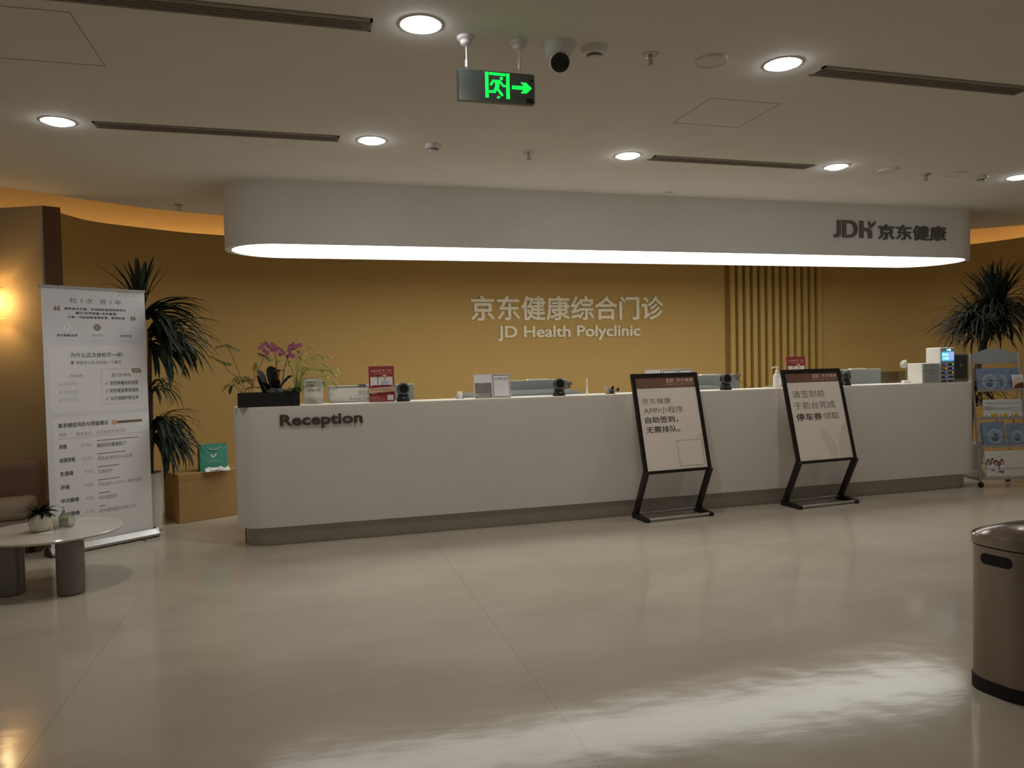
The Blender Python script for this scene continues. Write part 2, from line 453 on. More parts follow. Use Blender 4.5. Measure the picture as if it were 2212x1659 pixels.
edge = catmull([(-7, 5.2), (-4.5, 6.0), (-3.3, 6.55), (-2.383, 7.131), (-2.121, 7.326), (-1.757, 7.60), (-1.357, 7.875), (-0.747, 8.091), (0.1, 8.2), (1.5, 8.23), (5.5, 8.23), (6.8, 8.16), (7.5, 7.96), (8.146, 7.564), (8.627, 7.164), (9.3, 6.5), (11, 5.2), (13, 4.4)], 6)
bm = B()
lo0 = [bm.verts.new((p.x, -5, ZC)) for p in edge]; lo1 = [bm.verts.new((p.x, p.y, ZC)) for p in edge]
hi0 = [bm.verts.new((p.x, -5, ZC + 0.03)) for p in edge]; hi1 = [bm.verts.new((p.x, p.y, ZC + 0.03)) for p in edge]
for i in range(len(edge) - 1):
    bm.faces.new((lo0[i], lo0[i + 1], lo1[i + 1], lo1[i])); bm.faces.new((hi0[i], hi1[i], hi1[i + 1], hi0[i + 1]))
    bm.faces.new((lo1[i], lo1[i + 1], hi1[i + 1], hi1[i])); bm.faces.new((lo0[i], hi0[i], hi0[i + 1], lo0[i + 1]))
obj('ceiling', bm, M['ceiling'], kind='structure')
bm = B(); box(bm, -7, 13, 3.0, 10.5, ZC + 0.36, ZC + 0.46)
obj('ceiling_cove', bm, mat('recess_lid', '#5a4c3a', 0.9), kind='structure')

def wall_strip(name, P, th, z1, m, n=6, top=None):
    c = catmull(P, n) if n > 1 else [Vector(p) for p in P]
    bm = B(); rows = []
    for i, p in enumerate(c):
        t = (c[min(i + 1, len(c) - 1)] - c[max(i - 1, 0)]).normalized(); nrm = Vector((-t.y, t.x))
        q = p + nrm * th
        rows.append([bm.verts.new((p.x, p.y, 0)), bm.verts.new((p.x, p.y, z1)), bm.verts.new((q.x, q.y, z1)), bm.verts.new((q.x, q.y, 0))])
    for a, b in zip(rows, rows[1:]):
        for k in range(4): bm.faces.new((a[k], b[k], b[(k + 1) % 4], a[(k + 1) % 4]))
    bm.faces.new(rows[0]); bm.faces.new(list(reversed(rows[-1])))
    return obj(name, bm, m, kind='structure', smooth=30)

WT = 2.84
backline = [(-2.13, 7.60), (-2.105, 7.713), (-1.932, 8.096), (-1.575, 8.369), (-1.172, 8.612), (-0.813, 8.735), (-0.3, 8.82), (0.4, 8.85), (2.5, 8.85), (6.4, 8.85), (7.3, 8.80), (8.0, 8.62), (8.45, 8.38), (8.741, 8.10), (8.88, 7.8), (8.956, 7.438), (9.02, 6.9), (9.05, 6.0)]
wall_strip('wall_back', backline, 0.10, WT, M['ochre'])
# upstand behind the wall that closes the cove
outer = [(-7.0, 10.2), (-4.6, 9.35), (-3.2, 8.85), (-2.5, 8.80), (-1.9, 9.0), (-1.0, 9.25), (0.4, 9.35), (6.4, 9.35), (7.6, 9.28), (8.6, 9.0), (9.3, 8.4), (9.5, 7.5), (9.6, 5.5)]
wall_strip('wall_cove', outer, 0.05, ZC + 0.36, M['cove'])
# beige panel wall at the left, with its dark end face and metal corner trim
wall_strip('wall_left', [(-4.8, 8.547), (-2.532, 7.556), (-2.159, 7.393)], 0.12, WT, M['beige'], n=1)
bm = B(); prism(bm, [(-2.157, 7.392), (-2.032, 7.451), (-2.10, 7.62), (-2.21, 7.52)], 0, WT)
obj('wall_left_end', bm, M['brown'], kind='structure')
bm = B(); box(bm, -2.170, -2.154, 7.380, 7.394, 0, WT - 0.01)
obj('trim_1', bm, M['alu'], kind='structure')
# orange cove strip on top of the walls
ledline = [(-5.0, 9.05), (-3.2, 8.55), (-2.5, 8.42), (-2.12, 8.52), (-1.72, 8.74), (-1.25, 8.92), (-0.6, 9.05), (0.5, 9.13), (6.4, 9.13), (7.4, 9.07), (8.3, 8.82), (8.9, 8.35), (9.15, 7.8), (9.27, 7.1), (9.3, 6.2)]
bm = B(); tube(bm, [(p.x, p.y, WT - 0.03) for p in catmull(ledline, 5)], 0.02, 6)
obj('trim_2', bm, M['orange'], kind='structure')

# access hatch outlines in the ceiling (thin shadow joints)
def hatch(x0, x1, y0, y1, label):
    bm = B(); t = 0.004
    for a in ((x0, x1, y0, y0 + t), (x0, x1, y1 - t, y1), (x0, x0 + t, y0, y1), (x1 - t, x1, y0, y1)):
        box(bm, *a, ZC - 0.0015, ZC + 0.001)
    tag(obj('ceiling_hatch', bm, M['gap']), label, 'hatch')
hatch(2.38, 2.865, 3.97, 4.445, 'thin square outline of an access hatch in the ceiling between the downlights')
hatch(-1.55, -0.92, 3.62, 4.22, 'faint square hatch outline in the ceiling above the leftmost slot diffuser')

# linear slot diffusers
def slot(x0, x1, y0, y1, label):
    t = thing('slot_diffuser', label, 'air vent', ((x0 + x1) / 2, (y0 + y1) / 2, ZC), 0, 'slot diffusers in the ceiling')
    hx, hy = (x1 - x0) / 2, (y1 - y0) / 2
    bm = B()
    box(bm, -hx, hx, -hy, -hy + 0.03, -0.006, 0.0); box(bm, -hx, hx, hy - 0.012, hy, -0.006, 0.0)
    box(bm, -hx, -hx + 0.012, -hy, hy, -0.006, 0.0); box(bm, hx - 0.012, hx, -hy, hy, -0.006, 0.0)
    obj('frame', bm, mat('slot_frame', '#8a8379', 0.5), t)
    bm = B(); box(bm, -hx + 0.012, hx - 0.012, -hy + 0.03, hy - 0.012, -0.002, 0.0)
    obj('backing', bm, M['slot'], t)
    n = 4
    for k in range(n):
        yy = -hy + 0.045 + (2 * hy - 0.07) * k / (n - 1)
        bm = B(); box(bm, -hx + 0.012, hx - 0.012, yy - 0.003, yy + 0.003, -0.008, -0.001)
        obj('blade', bm, mat('slot_frame', '#8a8379', 0.5), t)
slot(-1.62, 0.345, 3.39, 3.515, 'long dark slot diffuser at the top left of the ceiling')
slot(-1.215, 0.28, 5.16, 5.29, 'dark slot diffuser between the two left downlights of the far row')
slot(2.62, 4.05, 5.18, 5.31, 'dark slot diffuser between the third and fourth downlights of the far row')
slot(2.725, 4.17, 3.40, 3.53, 'dark slot diffuser at the right of the bright nearer downlight')

# ================================================================== CEILING THINGS
def downlight(x, y, label, src=None):
    if src: 
        return dup(src, label, (x, y, ZC), group='recessed downlights')
    t = thing('downlight', label, 'ceiling light', (x, y, ZC), 0, 'recessed downlights')
    bm = B(); lathe(bm, [(0.082, 0.0), (0.092, -0.004), (0.096, -0.004), (0.099, 0.0)], seg=32)
    obj('trim_ring', bm, M['white'], t, smooth=40)
    bm = B(); lathe(bm, [(0.030, -0.020), (0.060, -0.015), (0.079, -0.005), (0.082, 0.001)], seg=32)
    obj('lens', bm, M['lens'], t, smooth=40)
    spot('lamp', (0, 0, -0.03), SPOT_W, t)
    return t
d0 = downlight(-1.415, 5.21, 'bright downlight at the far left of the far row')
for x, y, lb in ((0.50, 5.225, 'bright downlight just left of the small smoke detector'), (2.42, 5.23, 'bright downlight in the middle of the far row above the counter signs'),
                 (4.27, 5.20, 'bright downlight to the right of the right far slot diffuser'), (6.19, 5.19, 'bright downlight cut by the right edge of the frame'),
                 (0.56, 3.40, 'largest glaring downlight left of the green exit sign'), (2.487, 3.43, 'glaring nearer downlight to the left of the near right slot diffuser')):
    downlight(x, y, lb, d0)

# smoke detectors
def smoke(x, y, label, k=1.0):
    t = thing('smoke_detector', label, 'smoke detector', (x, y, ZC), 0, 'smoke detectors')
    bm = B(); lathe(bm, [(0.045 * k, -0.032 * k), (0.056 * k, -0.028 * k), (0.062 * k, -0.006), (0.063 * k, 0.0)], seg=32)
    obj('base', bm, M['white'], t, smooth=40)
    bm = B(); lathe(bm, [(0.034 * k, -0.043 * k), (0.036 * k, -0.041 * k), (0.036 * k, -0.0322 * k)], seg=24)
    obj('vent_ring', bm, M['dgrey'], t, smooth=40)
    bm = B(); lathe(bm, [(0.022 * k, -0.054 * k), (0.035 * k, -0.05 * k), (0.038 * k, -0.044 * k), (0.038 * k, -0.0432 * k)], seg=24)
    obj('cap', bm, M['white'], t, smooth=40)
    bm = B(); lathe(bm, [(0.003, -0.002), (0.003, 0.0)], (0.046 * k, -0.012, -0.03 * k), seg=8)
    obj('indicator_lamp', bm, M['red'], t)
smoke(1.433, 3.47, 'white smoke detector beside the dome camera', 1.05)
smoke(0.932, 5.245, 'white smoke detector right of the second downlight of the far row', 0.95)
smoke(5.81, 5.23, 'white smoke detector at the right, next to the cut off downlight', 0.95)

def sprinkler(x, y, label):
    t = thing('sprinkler', label, 'sprinkler', (x, y, ZC), 0, 'ceiling sprinklers')
    bm = B(); lathe(bm, [(0.018, -0.012), (0.038, -0.006), (0.041, -0.003), (0.041, 0.0)], seg=24)
    obj('rosette', bm, M['alu'], t, smooth=40)
    bm = B(); lathe(bm, [(0.010, -0.03), (0.012, -0.012)], seg=12); box(bm, -0.012, -0.009, -0.003, 0.003, -0.052, -0.03); box(bm, 0.009, 0.012, -0.003, 0.003, -0.052, -0.03); tube(bm, [(0, 0, -0.03), (0, 0, -0.052)], 0.003, 6)
    obj('frame', bm, M['alu'], t)
    bm = B(); lathe(bm, [(0.017, -0.056), (0.019, -0.052)], seg=16)
    obj('deflector', bm, M['alu'], t)
sprinkler(1.742, 3.475, 'metal sprinkler head right of the larger smoke detector')
sprinkler(1.648, 5.28, 'metal sprinkler head between the second and third downlights of the far row')
sprinkler(5.24, 5.26, 'metal sprinkler head between the two flat speaker discs at right')
sprinkler(-1.086, 7.63, 'metal sprinkler head by the orange cove left of the canopy')

def speaker(x, y, label, r=0.085):
    t = thing('ceiling_speaker', label, 'speaker', (x, y, ZC), 0, 'round ceiling speakers')
    bm = B(); lathe(bm, [(r - 0.012, -0.004), (r - 0.004, -0.012), (r, -0.008), (r, 0.0)], seg=40)
    obj('rim', bm, M['white'], t, smooth=40)
    bm = B(); lathe(bm, [(0.02, -0.010), (r - 0.02, -0.007), (r - 0.0125, -0.0035)], seg=40)
    obj('grille', bm, M['ceiling'], t, smooth=40)
speaker(2.086, 3.47, 'flat round white speaker disc left of the nearer right downlight')
speaker(4.80, 5.21, 'flat round white speaker disc right of the fourth downlight')
speaker(-1.835, 5.20, 'flat round speaker disc at the very left edge above the downlight')
speaker(5.51, 5.20, 'faint flat disc between a sprinkler and a smoke detector at right', 0.09)
bm = B(); lathe(bm, [(0.03, -0.018), (0.036, -0.014), (0.038, 0.0)], (3.332, 6.32, ZC), seg=24)
tag(obj('call_sensor', bm, M['white'], smooth=40), 'small white round sensor on the ceiling just in front of the canopy', 'sensor')

# dome camera
t = thing('dome_camera', 'white turret security camera with a black face beside the exit sign', 'security camera', (1.25, 3.47, ZC))
bm = B(); lathe(bm, [(0.050, -0.056), (0.066, -0.046), (0.080, -0.012), (0.083, 0.0)], seg=32)
obj('base', bm, M['white'], t, smooth=40)
Fc = Matrix.Translation((0.0, -0.005, -0.082)) @ Vector((-0.25, -0.82, -0.5)).to_track_quat('Z', 'Y').to_matrix().to_4x4()
bm = B(); lathe(bm, [(0.012, -0.049), (0.036, -0.036), (0.050, -0.010), (0.052, 0.010), (0.047, 0.026)], seg=28, F=Fc)
obj('ball', bm, M['white'], t, smooth=40)
bm = B(); lathe(bm, [(0.0455, 0.0255), (0.0440, 0.032), (0.024, 0.038), (0.006, 0.039)], seg=28, F=Fc)
obj('face', bm, M['black'], t, smooth=30)

# exit sign
t = thing('exit_sign', 'hanging exit sign with a green running figure and arrow', 'exit sign', (0.931, 3.485, 2.635))
hw, hh = 0.19, 0.147
bm = B(); prism(bm, rrect(-hw, 0, hw, hh, 0.012), -0.012, 0.012, F=FRONT)
obj('housing', bm, M['exitb'], t)
bm = B(); prism(bm, rrect(-hw - 0.002, -0.002, -hw + 0.001, hh - 0.008, 0.001), -0.013, 0.013, F=FRONT)
obj('edge_strip', bm, M['chrome'], t)
bm = B(); W0 = 0.0125
def ex(px, py):  # position on the sign face from the photograph's proportions
    return (-hw + (px - 100) / 1012 * 2 * hw, hh - (py - (550 + (px - 100) * 0.094)) / 412 * hh)
def exq(*pts): flat(bm, [ex(*p) for p in pts], W0)
exq((453, 940), (497, 944), (499, 602), (453, 598)); exq((727, 963), (777, 970), (775, 628), (731, 624)); exq((505, 640), (722, 665), (722, 625), (507, 604))
flat(bm, ell(*ex(668, 692), 0.0085), W0)
for a, b, wd in (((560, 720), (530, 770), 0.0115), ((560, 722), (640, 726), 0.011), ((650, 735), (690, 790), 0.011), ((690, 790), (722, 795), 0.010), ((615, 830), (672, 910), 0.0135), ((600, 800), (575, 865), 0.014), ((575, 865), (512, 862), 0.012)):
    flat(bm, bar(ex(*a), ex(*b), wd), W0 + 0.0001)
    for q in (a, b): flat(bm, ell(*ex(*q), wd / 2, n=12), W0 + 0.0002)
exq((575, 715), (650, 722), (640, 800), (620, 840), (590, 830))
exq((595, 952), (645, 956), (648, 935), (630, 920), (612, 930))
obj('running_figure', bm, M['exitg'], t)
bm = B()
exq((806, 835), (945, 848), (960, 848), (918, 892), (1000, 897), (1075, 830), (995, 752), (918, 745), (965, 797), (806, 785))
obj('arrow', bm, M['exitg'], t)
bm = B(); flat(bm, rect(0.147, 0.008, 0.18, 0.03), W0); obj('sticker', bm, M['black'], t)
bm = B(); flat(bm, rect(0.168, 0.11, 0.18, 0.123), W0)
obj('sticker', bm, M['black'], t)
for sx, gap in ((-0.142, 0.0), (0.119, 0.012)):
    bm = B(); lathe(bm, [(0.012, -0.042), (0.026, -0.034), (0.030, -0.018), (0.042, -0.012), (0.044, 0.0)], (sx, 0, ZC - 2.635), seg=24)
    c = obj('ceiling_cup', bm, M['white'], t, smooth=40)
    bm = B(); tube(bm, [(sx, 0, ZC - 2.635 - 0.03), (sx, 0, hh + 0.045 + gap)], 0.0045, 8); tube(bm, [(sx, 0, hh + 0.045 + gap), (sx, 0, hh + 0.012 + gap)], 0.008, 10); tube(bm, [(sx, 0, hh + 0.02 + gap), (sx + 0.001, 0, hh - 0.002)], 0.002, 6)
    obj('hanging_rod', bm, M['white'], t)

# ================================================================== CANOPY
CX0, CX1, CY, CR, CZ = -0.625, 7.30, 6.91, 0.45, 2.42
t = thing('canopy', 'long white round ended ceiling canopy with a glowing panel underneath', 'light canopy', (0, 0, 0))
bm = B(); o_ = capsule(CX0, CX1, CY, CR, 24); i_ = capsule(CX0 + 0.055, CX1 - 0.055, CY, CR - 0.03, 24)
ring_o = [bm.verts.new((x, y, CZ - 0.012)) for x, y in o_]; ring_t = [bm.verts.new((x, y, ZC)) for x, y in o_]
ring_i = [bm.verts.new((x, y, CZ - 0.012)) for x, y in i_]; ring_u = [bm.verts.new((x, y, CZ + 0.004)) for x, y in i_]
n = len(o_)
for k in range(n):
    q = (k + 1) % n
    bm.faces.new((ring_o[k], ring_o[q], ring_t[q], ring_t[k])); bm.faces.new((ring_i[k], ring_i[q], ring_o[q], ring_o[k])); bm.faces.new((ring_u[k], ring_u[q], ring_i[q], ring_i[k]))
obj('canopy_body', bm, M['white'], t, smooth=30)
bm = B(); prism(bm, capsule(CX0 + 0.057, CX1 - 0.057, CY, CR - 0.031, 24), CZ - 0.004, CZ + 0.02)
obj('light_panel', bm, M['led'], t)
yf = CY - CR
FC = Matrix.Translation((0, yf, 0)) @ FRONT
for polys in jdh_shapes(5.265, 2.588, 5.735, 2.765):
    bm = B()
    for q in polys: prism(bm, q, 0.0, 0.012, F=FC)
    obj('logo_letter', bm, M['letter_dark'], t)
bm = B()
for q in sprout(5.735, 2.692, 0.085): prism(bm, q, 0.0, 0.012, F=FC)
obj('logo_leaf', bm, M['letter_dark'], t)
letters('京东健康', 5.817, 2.582, 6.69, 2.735, 0.012, 0.0, M['letter_dark'], t, 0.022, True, FC, 'logo_letter')

# ================================================================== WALL SIGN AND SLATS
t = thing('wall_sign', 'pale raised two line clinic name on the ochre wall', 'sign', (3.266, 8.85, 1.90))
FW = FRONT
letters('京东健康综合门诊', -1.282, -0.005, 1.283, 0.29, 0.02, 0.002, M['letter_light'], t, 0.022, True, FW)
letters('JD Health Polyclinic', -0.957, -0.265, 0.955, -0.078, 0.02, 0.002, M['letter_light'], t, 0.022, False, FW)
t = thing('slat_panel', 'panel of upright ochre slats with dark grooves on the back wall', 'wall panel', (6.226, 8.85, 0))
bm = B(); box(bm, -0.745, 0.745, -0.012, 0, 0, 2.835)
obj('backing', bm, M['slatback'], t)
for k in range(13):
    xx = -0.745 + 0.055 + k * (1.49 - 0.055) / 12.6
    bm = B(); box(bm, xx, xx + 0.062, -0.055, -0.012, 0, 2.835)
    obj('slat', bm, M['slat'], t)

# ================================================================== COUNTER
XL, XR, YF, YB = -0.535, 6.66, 5.98, 6.28
t = thing('reception_counter', 'long white reception counter with rounded ends and a grey plinth', 'counter', (0, 0, 0))
def body_outline(ins, rf=0.22, rb=0.06):
    x0, x1, y0, y1 = XL + ins, XR - ins, YF + ins, YB - ins * 0.3; out = []
    for cx, cy, a, r in ((x1 - rf, y0 + rf, -90, rf), (x1 - rb, y1 - rb, 0, rb), (x0 + rb, y1 - rb, 90, rb), (x0 + rf, y0 + rf, 180, rf)):
        for i in range(13):
            q = R(a + 90 * i / 12); out.append((cx + r * math.cos(q), cy + r * math.sin(q)))
    return out
bm = B(); prism(bm, body_outline(0.0), 0.150, 1.068); obj('counter_body', bm, M['counter'], t, smooth=30)
bm = B(); prism(bm, body_outline(0.001), 1.068, 1.083); obj('countertop', bm, M['top'], t, smooth=30)
bm = B(); prism(bm, body_outline(0.055), 0.0, 0.150); obj('plinth', bm, M['plinth'], t, smooth=30)
letters('Reception', -0.185, 0.905, 0.44, 1.018, 0.012, 0.0, M['letter_brown'], t, 0.024, False, Matrix.Translation((0, YF, 0)) @ FRONT)
# low rounded desk screens standing just behind the ledge, one per workstation
for x0, x1, zt, lb in ((0.2, 0.96, 1.094, 'low grey rounded desk screen behind the doctor consultation sign'), (1.215, 2.47, 1.132, 'low grey rounded desk screen behind the twin card stand and middle monitor'),
                       (2.95, 3.9, 1.12, 'low grey rounded desk screen hidden behind the left poster stand'), (4.30, 5.05, 1.098, 'low grey rounded desk screen behind the pump bottle')):
    bm = B(); pts = [(x0, 0.741), (x1, 0.741)]
    h = zt - 1.06
    for k in range(17):
        q = k / 16; xx = x1 + (x0 - x1) * q
        pts.append((xx, 1.06 + h * max(0.0, 1 - abs(2 * q - 1) ** 6) ** 0.5))
    prism(bm, pts, -0.012, 0.012, F=Matrix.Translation((0, 6.314, 0)) @ FRONT)
    tag(obj('desk_screen', bm, M['grey']), lb, 'desk screen', 'desk screens behind the counter')
t = thing('work_desk', 'white work desk hidden behind the reception counter', 'desk', (3.06, 6.65, 0))
bm = B(); box(bm, -3.45, 3.45, -0.355, 0.35, 0.70, 0.74); obj('desktop', bm, M['counter'], t)
for xx in (-3.4, 0.0, 3.4):
    bm = B(); box(bm, xx - 0.02, xx + 0.02, -0.33, 0.33, 0, 0.70); obj('leg', bm, M['counter'], t)

# ---------------------------------------------------------------- things on the counter
ZT = 1.083
# monitors seen from behind, standing on the work desk
def monitor(xc, y, w, ztop, label, webcam=None, src=None):
    t = thing('monitor', label, 'monitor', (xc, y, 0.74))
    zt = ztop - 0.74
    bm = B(); prism(bm, [(-w / 2, zt - 0.34), (w / 2, zt - 0.34), (w / 2, zt - 0.004), (0.10, zt - 0.004), (0.085, zt + 0.006), (-0.085, zt + 0.006), (-0.10, zt - 0.004), (-w / 2, zt - 0.004)], -0.02, 0.02, F=FRONT)
    obj('screen_back', bm, M['grey'], t, bevel=0.003)
    bm = B(); prism(bm, [(-w / 2, zt - 0.004), (w / 2, zt - 0.004), (w / 2, zt + 0.001), (0.10, zt + 0.001), (0.085, zt + 0.0095), (-0.085, zt + 0.0095), (-0.10, zt + 0.001), (-w / 2, zt + 0.001)][::1], -0.022, 0.022, F=FRONT)
    obj('top_edge', bm, M['top'], t)
    bm = B(); box(bm, -0.03, 0.03, -0.035, -0.02, 0.02, zt - 0.2); box(bm, -0.12, 0.12, -0.1, 0.1, 0.0, 0.012)
    obj('stand', bm, M['grey'], t)
    return t
def webcam(x, y, z, label, cable=True, tilt=0):
    t = thing('webcam', label, 'webcam', (x, y, z))
    bm = B(); box(bm, -0.03, 0.03, -0.03, 0.0, 0.0, 0.03); box(bm, -0.012, 0.012, -0.03, 0.0, -0.03, 0.0)
    obj('camera_body', bm, M['dgrey'], t, bevel=0.004)
    bm = B(); lathe(bm, [(0.011, 0), (0.011, 0.008)], F=Matrix.Translation((0, -0.0, 0.015)) @ Matrix.Rotation(R(-90), 4, 'X'), seg=16)
    obj('lens', bm, M['black'], t)
    if cable:
        bm = B(); tube(bm, catmull([(0.0, -0.03, -0.01), (0.02, -0.05, -0.05), (0.06, -0.06, -0.075), (0.12, -0.06, -0.12), (0.14, -0.06, -0.2)], 5), 0.002, 6)
        obj('cable', bm, M['black'], t)
monitor(0.556, 6.44, 0.72, 1.214, 'grey monitor back behind the doctor consultation sign')
monitor(2.045, 6.44, 0.56, 1.216, 'grey monitor back right of the twin card stand')
monitor(3.80, 6.44, 0.63, 1.215, 'grey monitor back just right of the left poster stand')
monitor(5.53, 6.44, 0.55, 1.230, 'grey monitor back at the right of the right poster stand')
webcam(0.475, 6.397, 1.2, 'grey webcam clipped on the monitor above the doctor consultation sign', cable=False)
webcam(4.075, 6.395, 1.19, 'dark webcam with a hanging cable beside the third scanner')
webcam(5.245, 6.395, 1.20, 'dark webcam with a cable behind the rightmost scanner')
webcam(2.33, 6.395, 1.165, 'small dark webcam peeking out right of the second scanner', cable=False)

# black desktop scanners
def scanner(x, y, label, rz=0.0, src=None):
    if src: return dup(src, label, (x, y, ZT), rz, 'black desktop code scanners')
    t = thing('scanner', label, 'scanner', (x, y, ZT), rz, 'black desktop code scanners')
    bm = B(); lathe(bm, [(0.056, 0.0), (0.057, 0.012), (0.048, 0.03), (0.043, 0.05), (0.044, 0.06)], seg=32, sy=0.8)
    obj('base', bm, M['black'], t, smooth=40)
    Fh = Matrix.Translation((0, 0.0, 0.100)) @ Matrix.Rotation(R(82), 4, 'X')
    bm = B(); lathe(bm, [(0.03, -0.045), (0.043, -0.035), (0.050, -0.01), (0.0515, 0.02), (0.047, 0.03)], seg=32, F=Fh)
    obj('head', bm, M['black'], t, smooth=40)
    bm = B(); lathe(bm, [(0.047, 0.030), (0.047, 0.0315), (0.038, 0.032), (0.037, 0.030)], seg=32, F=Fh)
    obj('bezel_ring', bm, M['dgrey'], t, smooth=30)
    bm = B(); lathe(bm, [(0.0365, 0.0305), (0.0360, 0.0312), (0.01, 0.0318)], seg=28, F=Fh)
    obj('window', bm, M['glassd'], t)
    bm = B(); box(bm, -0.010, 0.010, -0.0405, -0.036, 0.028, 0.034)
    obj('status_light', bm, M['grey'], t)
    return t
s0 = scanner(0.783, 6.10, 'black round faced scanner right of the red poster stand')
scanner(2.135, 6.10, 'black round faced scanner in front of the middle monitor', 0.0, s0)
scanner(3.775, 6.10, 'black round faced scanner between the two black poster stands', 0.0, s0)
scanner(5.115, 6.11, 'black scanner turned sideways right of the right poster stand', R(35), s0)

# white doctor consultation sign
t = thing('desk_sign', 'white plate reading doctor consultation beside the red poster', 'sign', (0.475, 6.25, ZT))
bm = B(); prism(bm, rrect(-0.275, 0.002, 0.20, 0.118, 0.012), -0.004, 0.004, F=FRONT); obj('plate', bm, M['paper'], t)
bm = B(); box(bm, -0.27, 0.195, -0.02, 0.02, 0, 0.004); obj('foot', bm, M['acrylic'], t)
bm = B(); txt(bm, '医生咨询', -0.04, 0.062, 0.085, 0.095, 0.0045, 0, 0.0); flat(bm, rect(-0.075, 0.053, 0.12, 0.0545), 0.0045)
txt(bm, 'Doctor Consultation', -0.115, 0.02, 0.155, 0.042, 0.0045)
obj('lettering', bm, M['ink2'], t)

# folded white feedback paper
t = thing('paper_notice', 'white folded paper notice standing right of the planter', 'notice', (0.075, 6.20, ZT), R(4))
bm = B(); prism(bm, rrect(-0.072, 0.0, 0.074, 0.205, 0.012), -0.0015, 0.0015, F=Matrix.Rotation(R(-5), 4, 'X') @ FRONT)
prism(bm, rrect(-0.072, 0.0, 0.074, 0.203, 0.012), -0.0015, 0.0015, F=Matrix.Translation((0, 0.037, 0)) @ Matrix.Rotation(R(5), 4, 'X') @ FRONT)
obj('sheet', bm, M['paper'], t)
bm = B(); Fp = Matrix.Rotation(R(-5), 4, 'X') @ FRONT
txt(bm, '预约咨询/', -0.055, 0.165, 0.02, 0.182, 0.0022, 0, 0.02, Fp); txt(bm, '投诉建议', -0.055, 0.138, 0.012, 0.156, 0.0022, 0, 0.02, Fp)
txt(bm, '400-061-0101', -0.055, 0.1, 0.058, 0.116, 0.0022, 0, 0.0, Fp); txt(bm, '欢迎您的', -0.052, 0.035, -0.008, 0.045, 0.0022, 0, 0.0, Fp); txt(bm, '意见和建议', -0.052, 0.018, 0.015, 0.029, 0.0022, 0, 0.0, Fp)
obj('lettering', bm, M['ink2'], t)

# red promotion posters in acrylic stands
def red_stand(x, y, label):
    t = thing('leaflet_stand', label, 'poster stand', (x, y, ZT), R(-2), 'red promotion leaflets in acrylic stands')
    T = Matrix.Rotation(R(-6), 4, 'X') @ FRONT; w, h = 0.104, 0.295
    bm = B(); prism(bm, rect(-w, 0, w, h), -0.004, -0.001, F=T); box(bm, -w, w, 0.0, 0.07, 0, 0.003)
    obj('holder', bm, M['acrylic'], t)
    bm = B(); prism(bm, rect(-w + 0.001, 0.004, w - 0.001, h - 0.002), -0.0008, 0.0012, F=T)
    obj('leaflet', bm, M['red'], t)
    bm = B(); z = 0.0015
    flat(bm, rect(-0.09, 0.13, 0.09, 0.205), z, 0, T)                       # photo panel
    flat(bm, bar((-w, 0.092), (w, 0.105), 0.04), z + 0.0004, 1, T)           # peach ribbon
    flat(bm, rrect(-0.08, 0.125, 0.08, 0.137, 0.005), z + 0.0005, 2, T)
    flat(bm, rect(-w + 0.002, 0.052, w - 0.002, 0.074), z, 2, T)
    flat(bm, rect(0.043, 0.012, 0.092, 0.056), z + 0.0003, 0, T)             # blank square
    # two printed figures
    for cx, cap, shirt in ((-0.030, False, 0), (0.026, True, 5)):
        flat(bm, [(cx - 0.034, 0.1365), (cx + 0.034, 0.1365), (cx + 0.028, 0.165), (cx + 0.008, 0.176), (cx - 0.008, 0.176), (cx - 0.028, 0.165)], z + 0.0002, shirt if shirt else 6, T)
        flat(bm, rect(cx - 0.005, 0.172, cx + 0.005, 0.182), z + 0.00025, 3, T)
        flat(bm, ell(cx, 0.197, 0.0125, 0.0165), z + 0.0003, 3, T)
        flat(bm, [(cx - 0.0135, 0.199), (cx - 0.011, 0.206), (cx, 0.2075), (cx + 0.011, 0.206), (cx + 0.0135, 0.199), (cx + 0.0145, 0.211), (cx, 0.218), (cx - 0.0145, 0.211)], z + 0.0004, 4, T)
        for sx in (-0.005, 0.005): flat(bm, ell(cx + sx, 0.199, 0.0016, 0.001, 8), z + 0.0004, 4, T)
        flat(bm, bar((cx - 0.004, 0.1885), (cx + 0.004, 0.1885), 0.0012), z + 0.0004, 2, T)
        if cap: flat(bm, rrect(cx - 0.0155, 0.209, cx + 0.0155, 0.2215, 0.005), z + 0.0005, 0, T)
        else: flat(bm, [(cx - 0.003, 0.172), (cx + 0.003, 0.172), (cx + 0.004, 0.145), (cx, 0.14), (cx - 0.004, 0.145)], z + 0.0004, 4, T)
    txt(bm, '2026年开门红', -0.085, 0.245, 0.085, 0.267, z, 1, 0.02, T)
    txt(bm, '全年健康管理权益 体检特惠', -0.06, 0.229, 0.088, 0.238, z, 1, 0.0, T)
    txt(bm, '立享专属优惠 到店即赠健康评估', -0.09, 0.094, 0.082, 0.106, z + 0.0007, 4, 0.0, T)
    txt(bm, '健康门诊', -0.08, 0.064, -0.04, 0.072, z + 0.0004, 0, 0.0, T)
    txt(bm, '扫码预约立即领取', -0.09, 0.036, -0.02, 0.044, z, 1, 0.0, T)
    txt(bm, '活动时间 以门店公示为准', -0.09, 0.024, 0.02, 0.031, z, 1, 0.0, T)
    txt(bm, '咨询前台了解更多内容', -0.09, 0.012, 0.02, 0.019, z, 1, 0.0, T)
    obj('print', bm, [M['paper'], M['peach'], M['redd'], M['skin'], M['hair'], M['scrub'], M['panel']], t)
    return t
red_stand(0.615, 6.14, 'red promotion leaflet stand at the left beside a scanner')
red_stand(4.59, 6.15, 'red promotion leaflet stand behind the right poster stand')

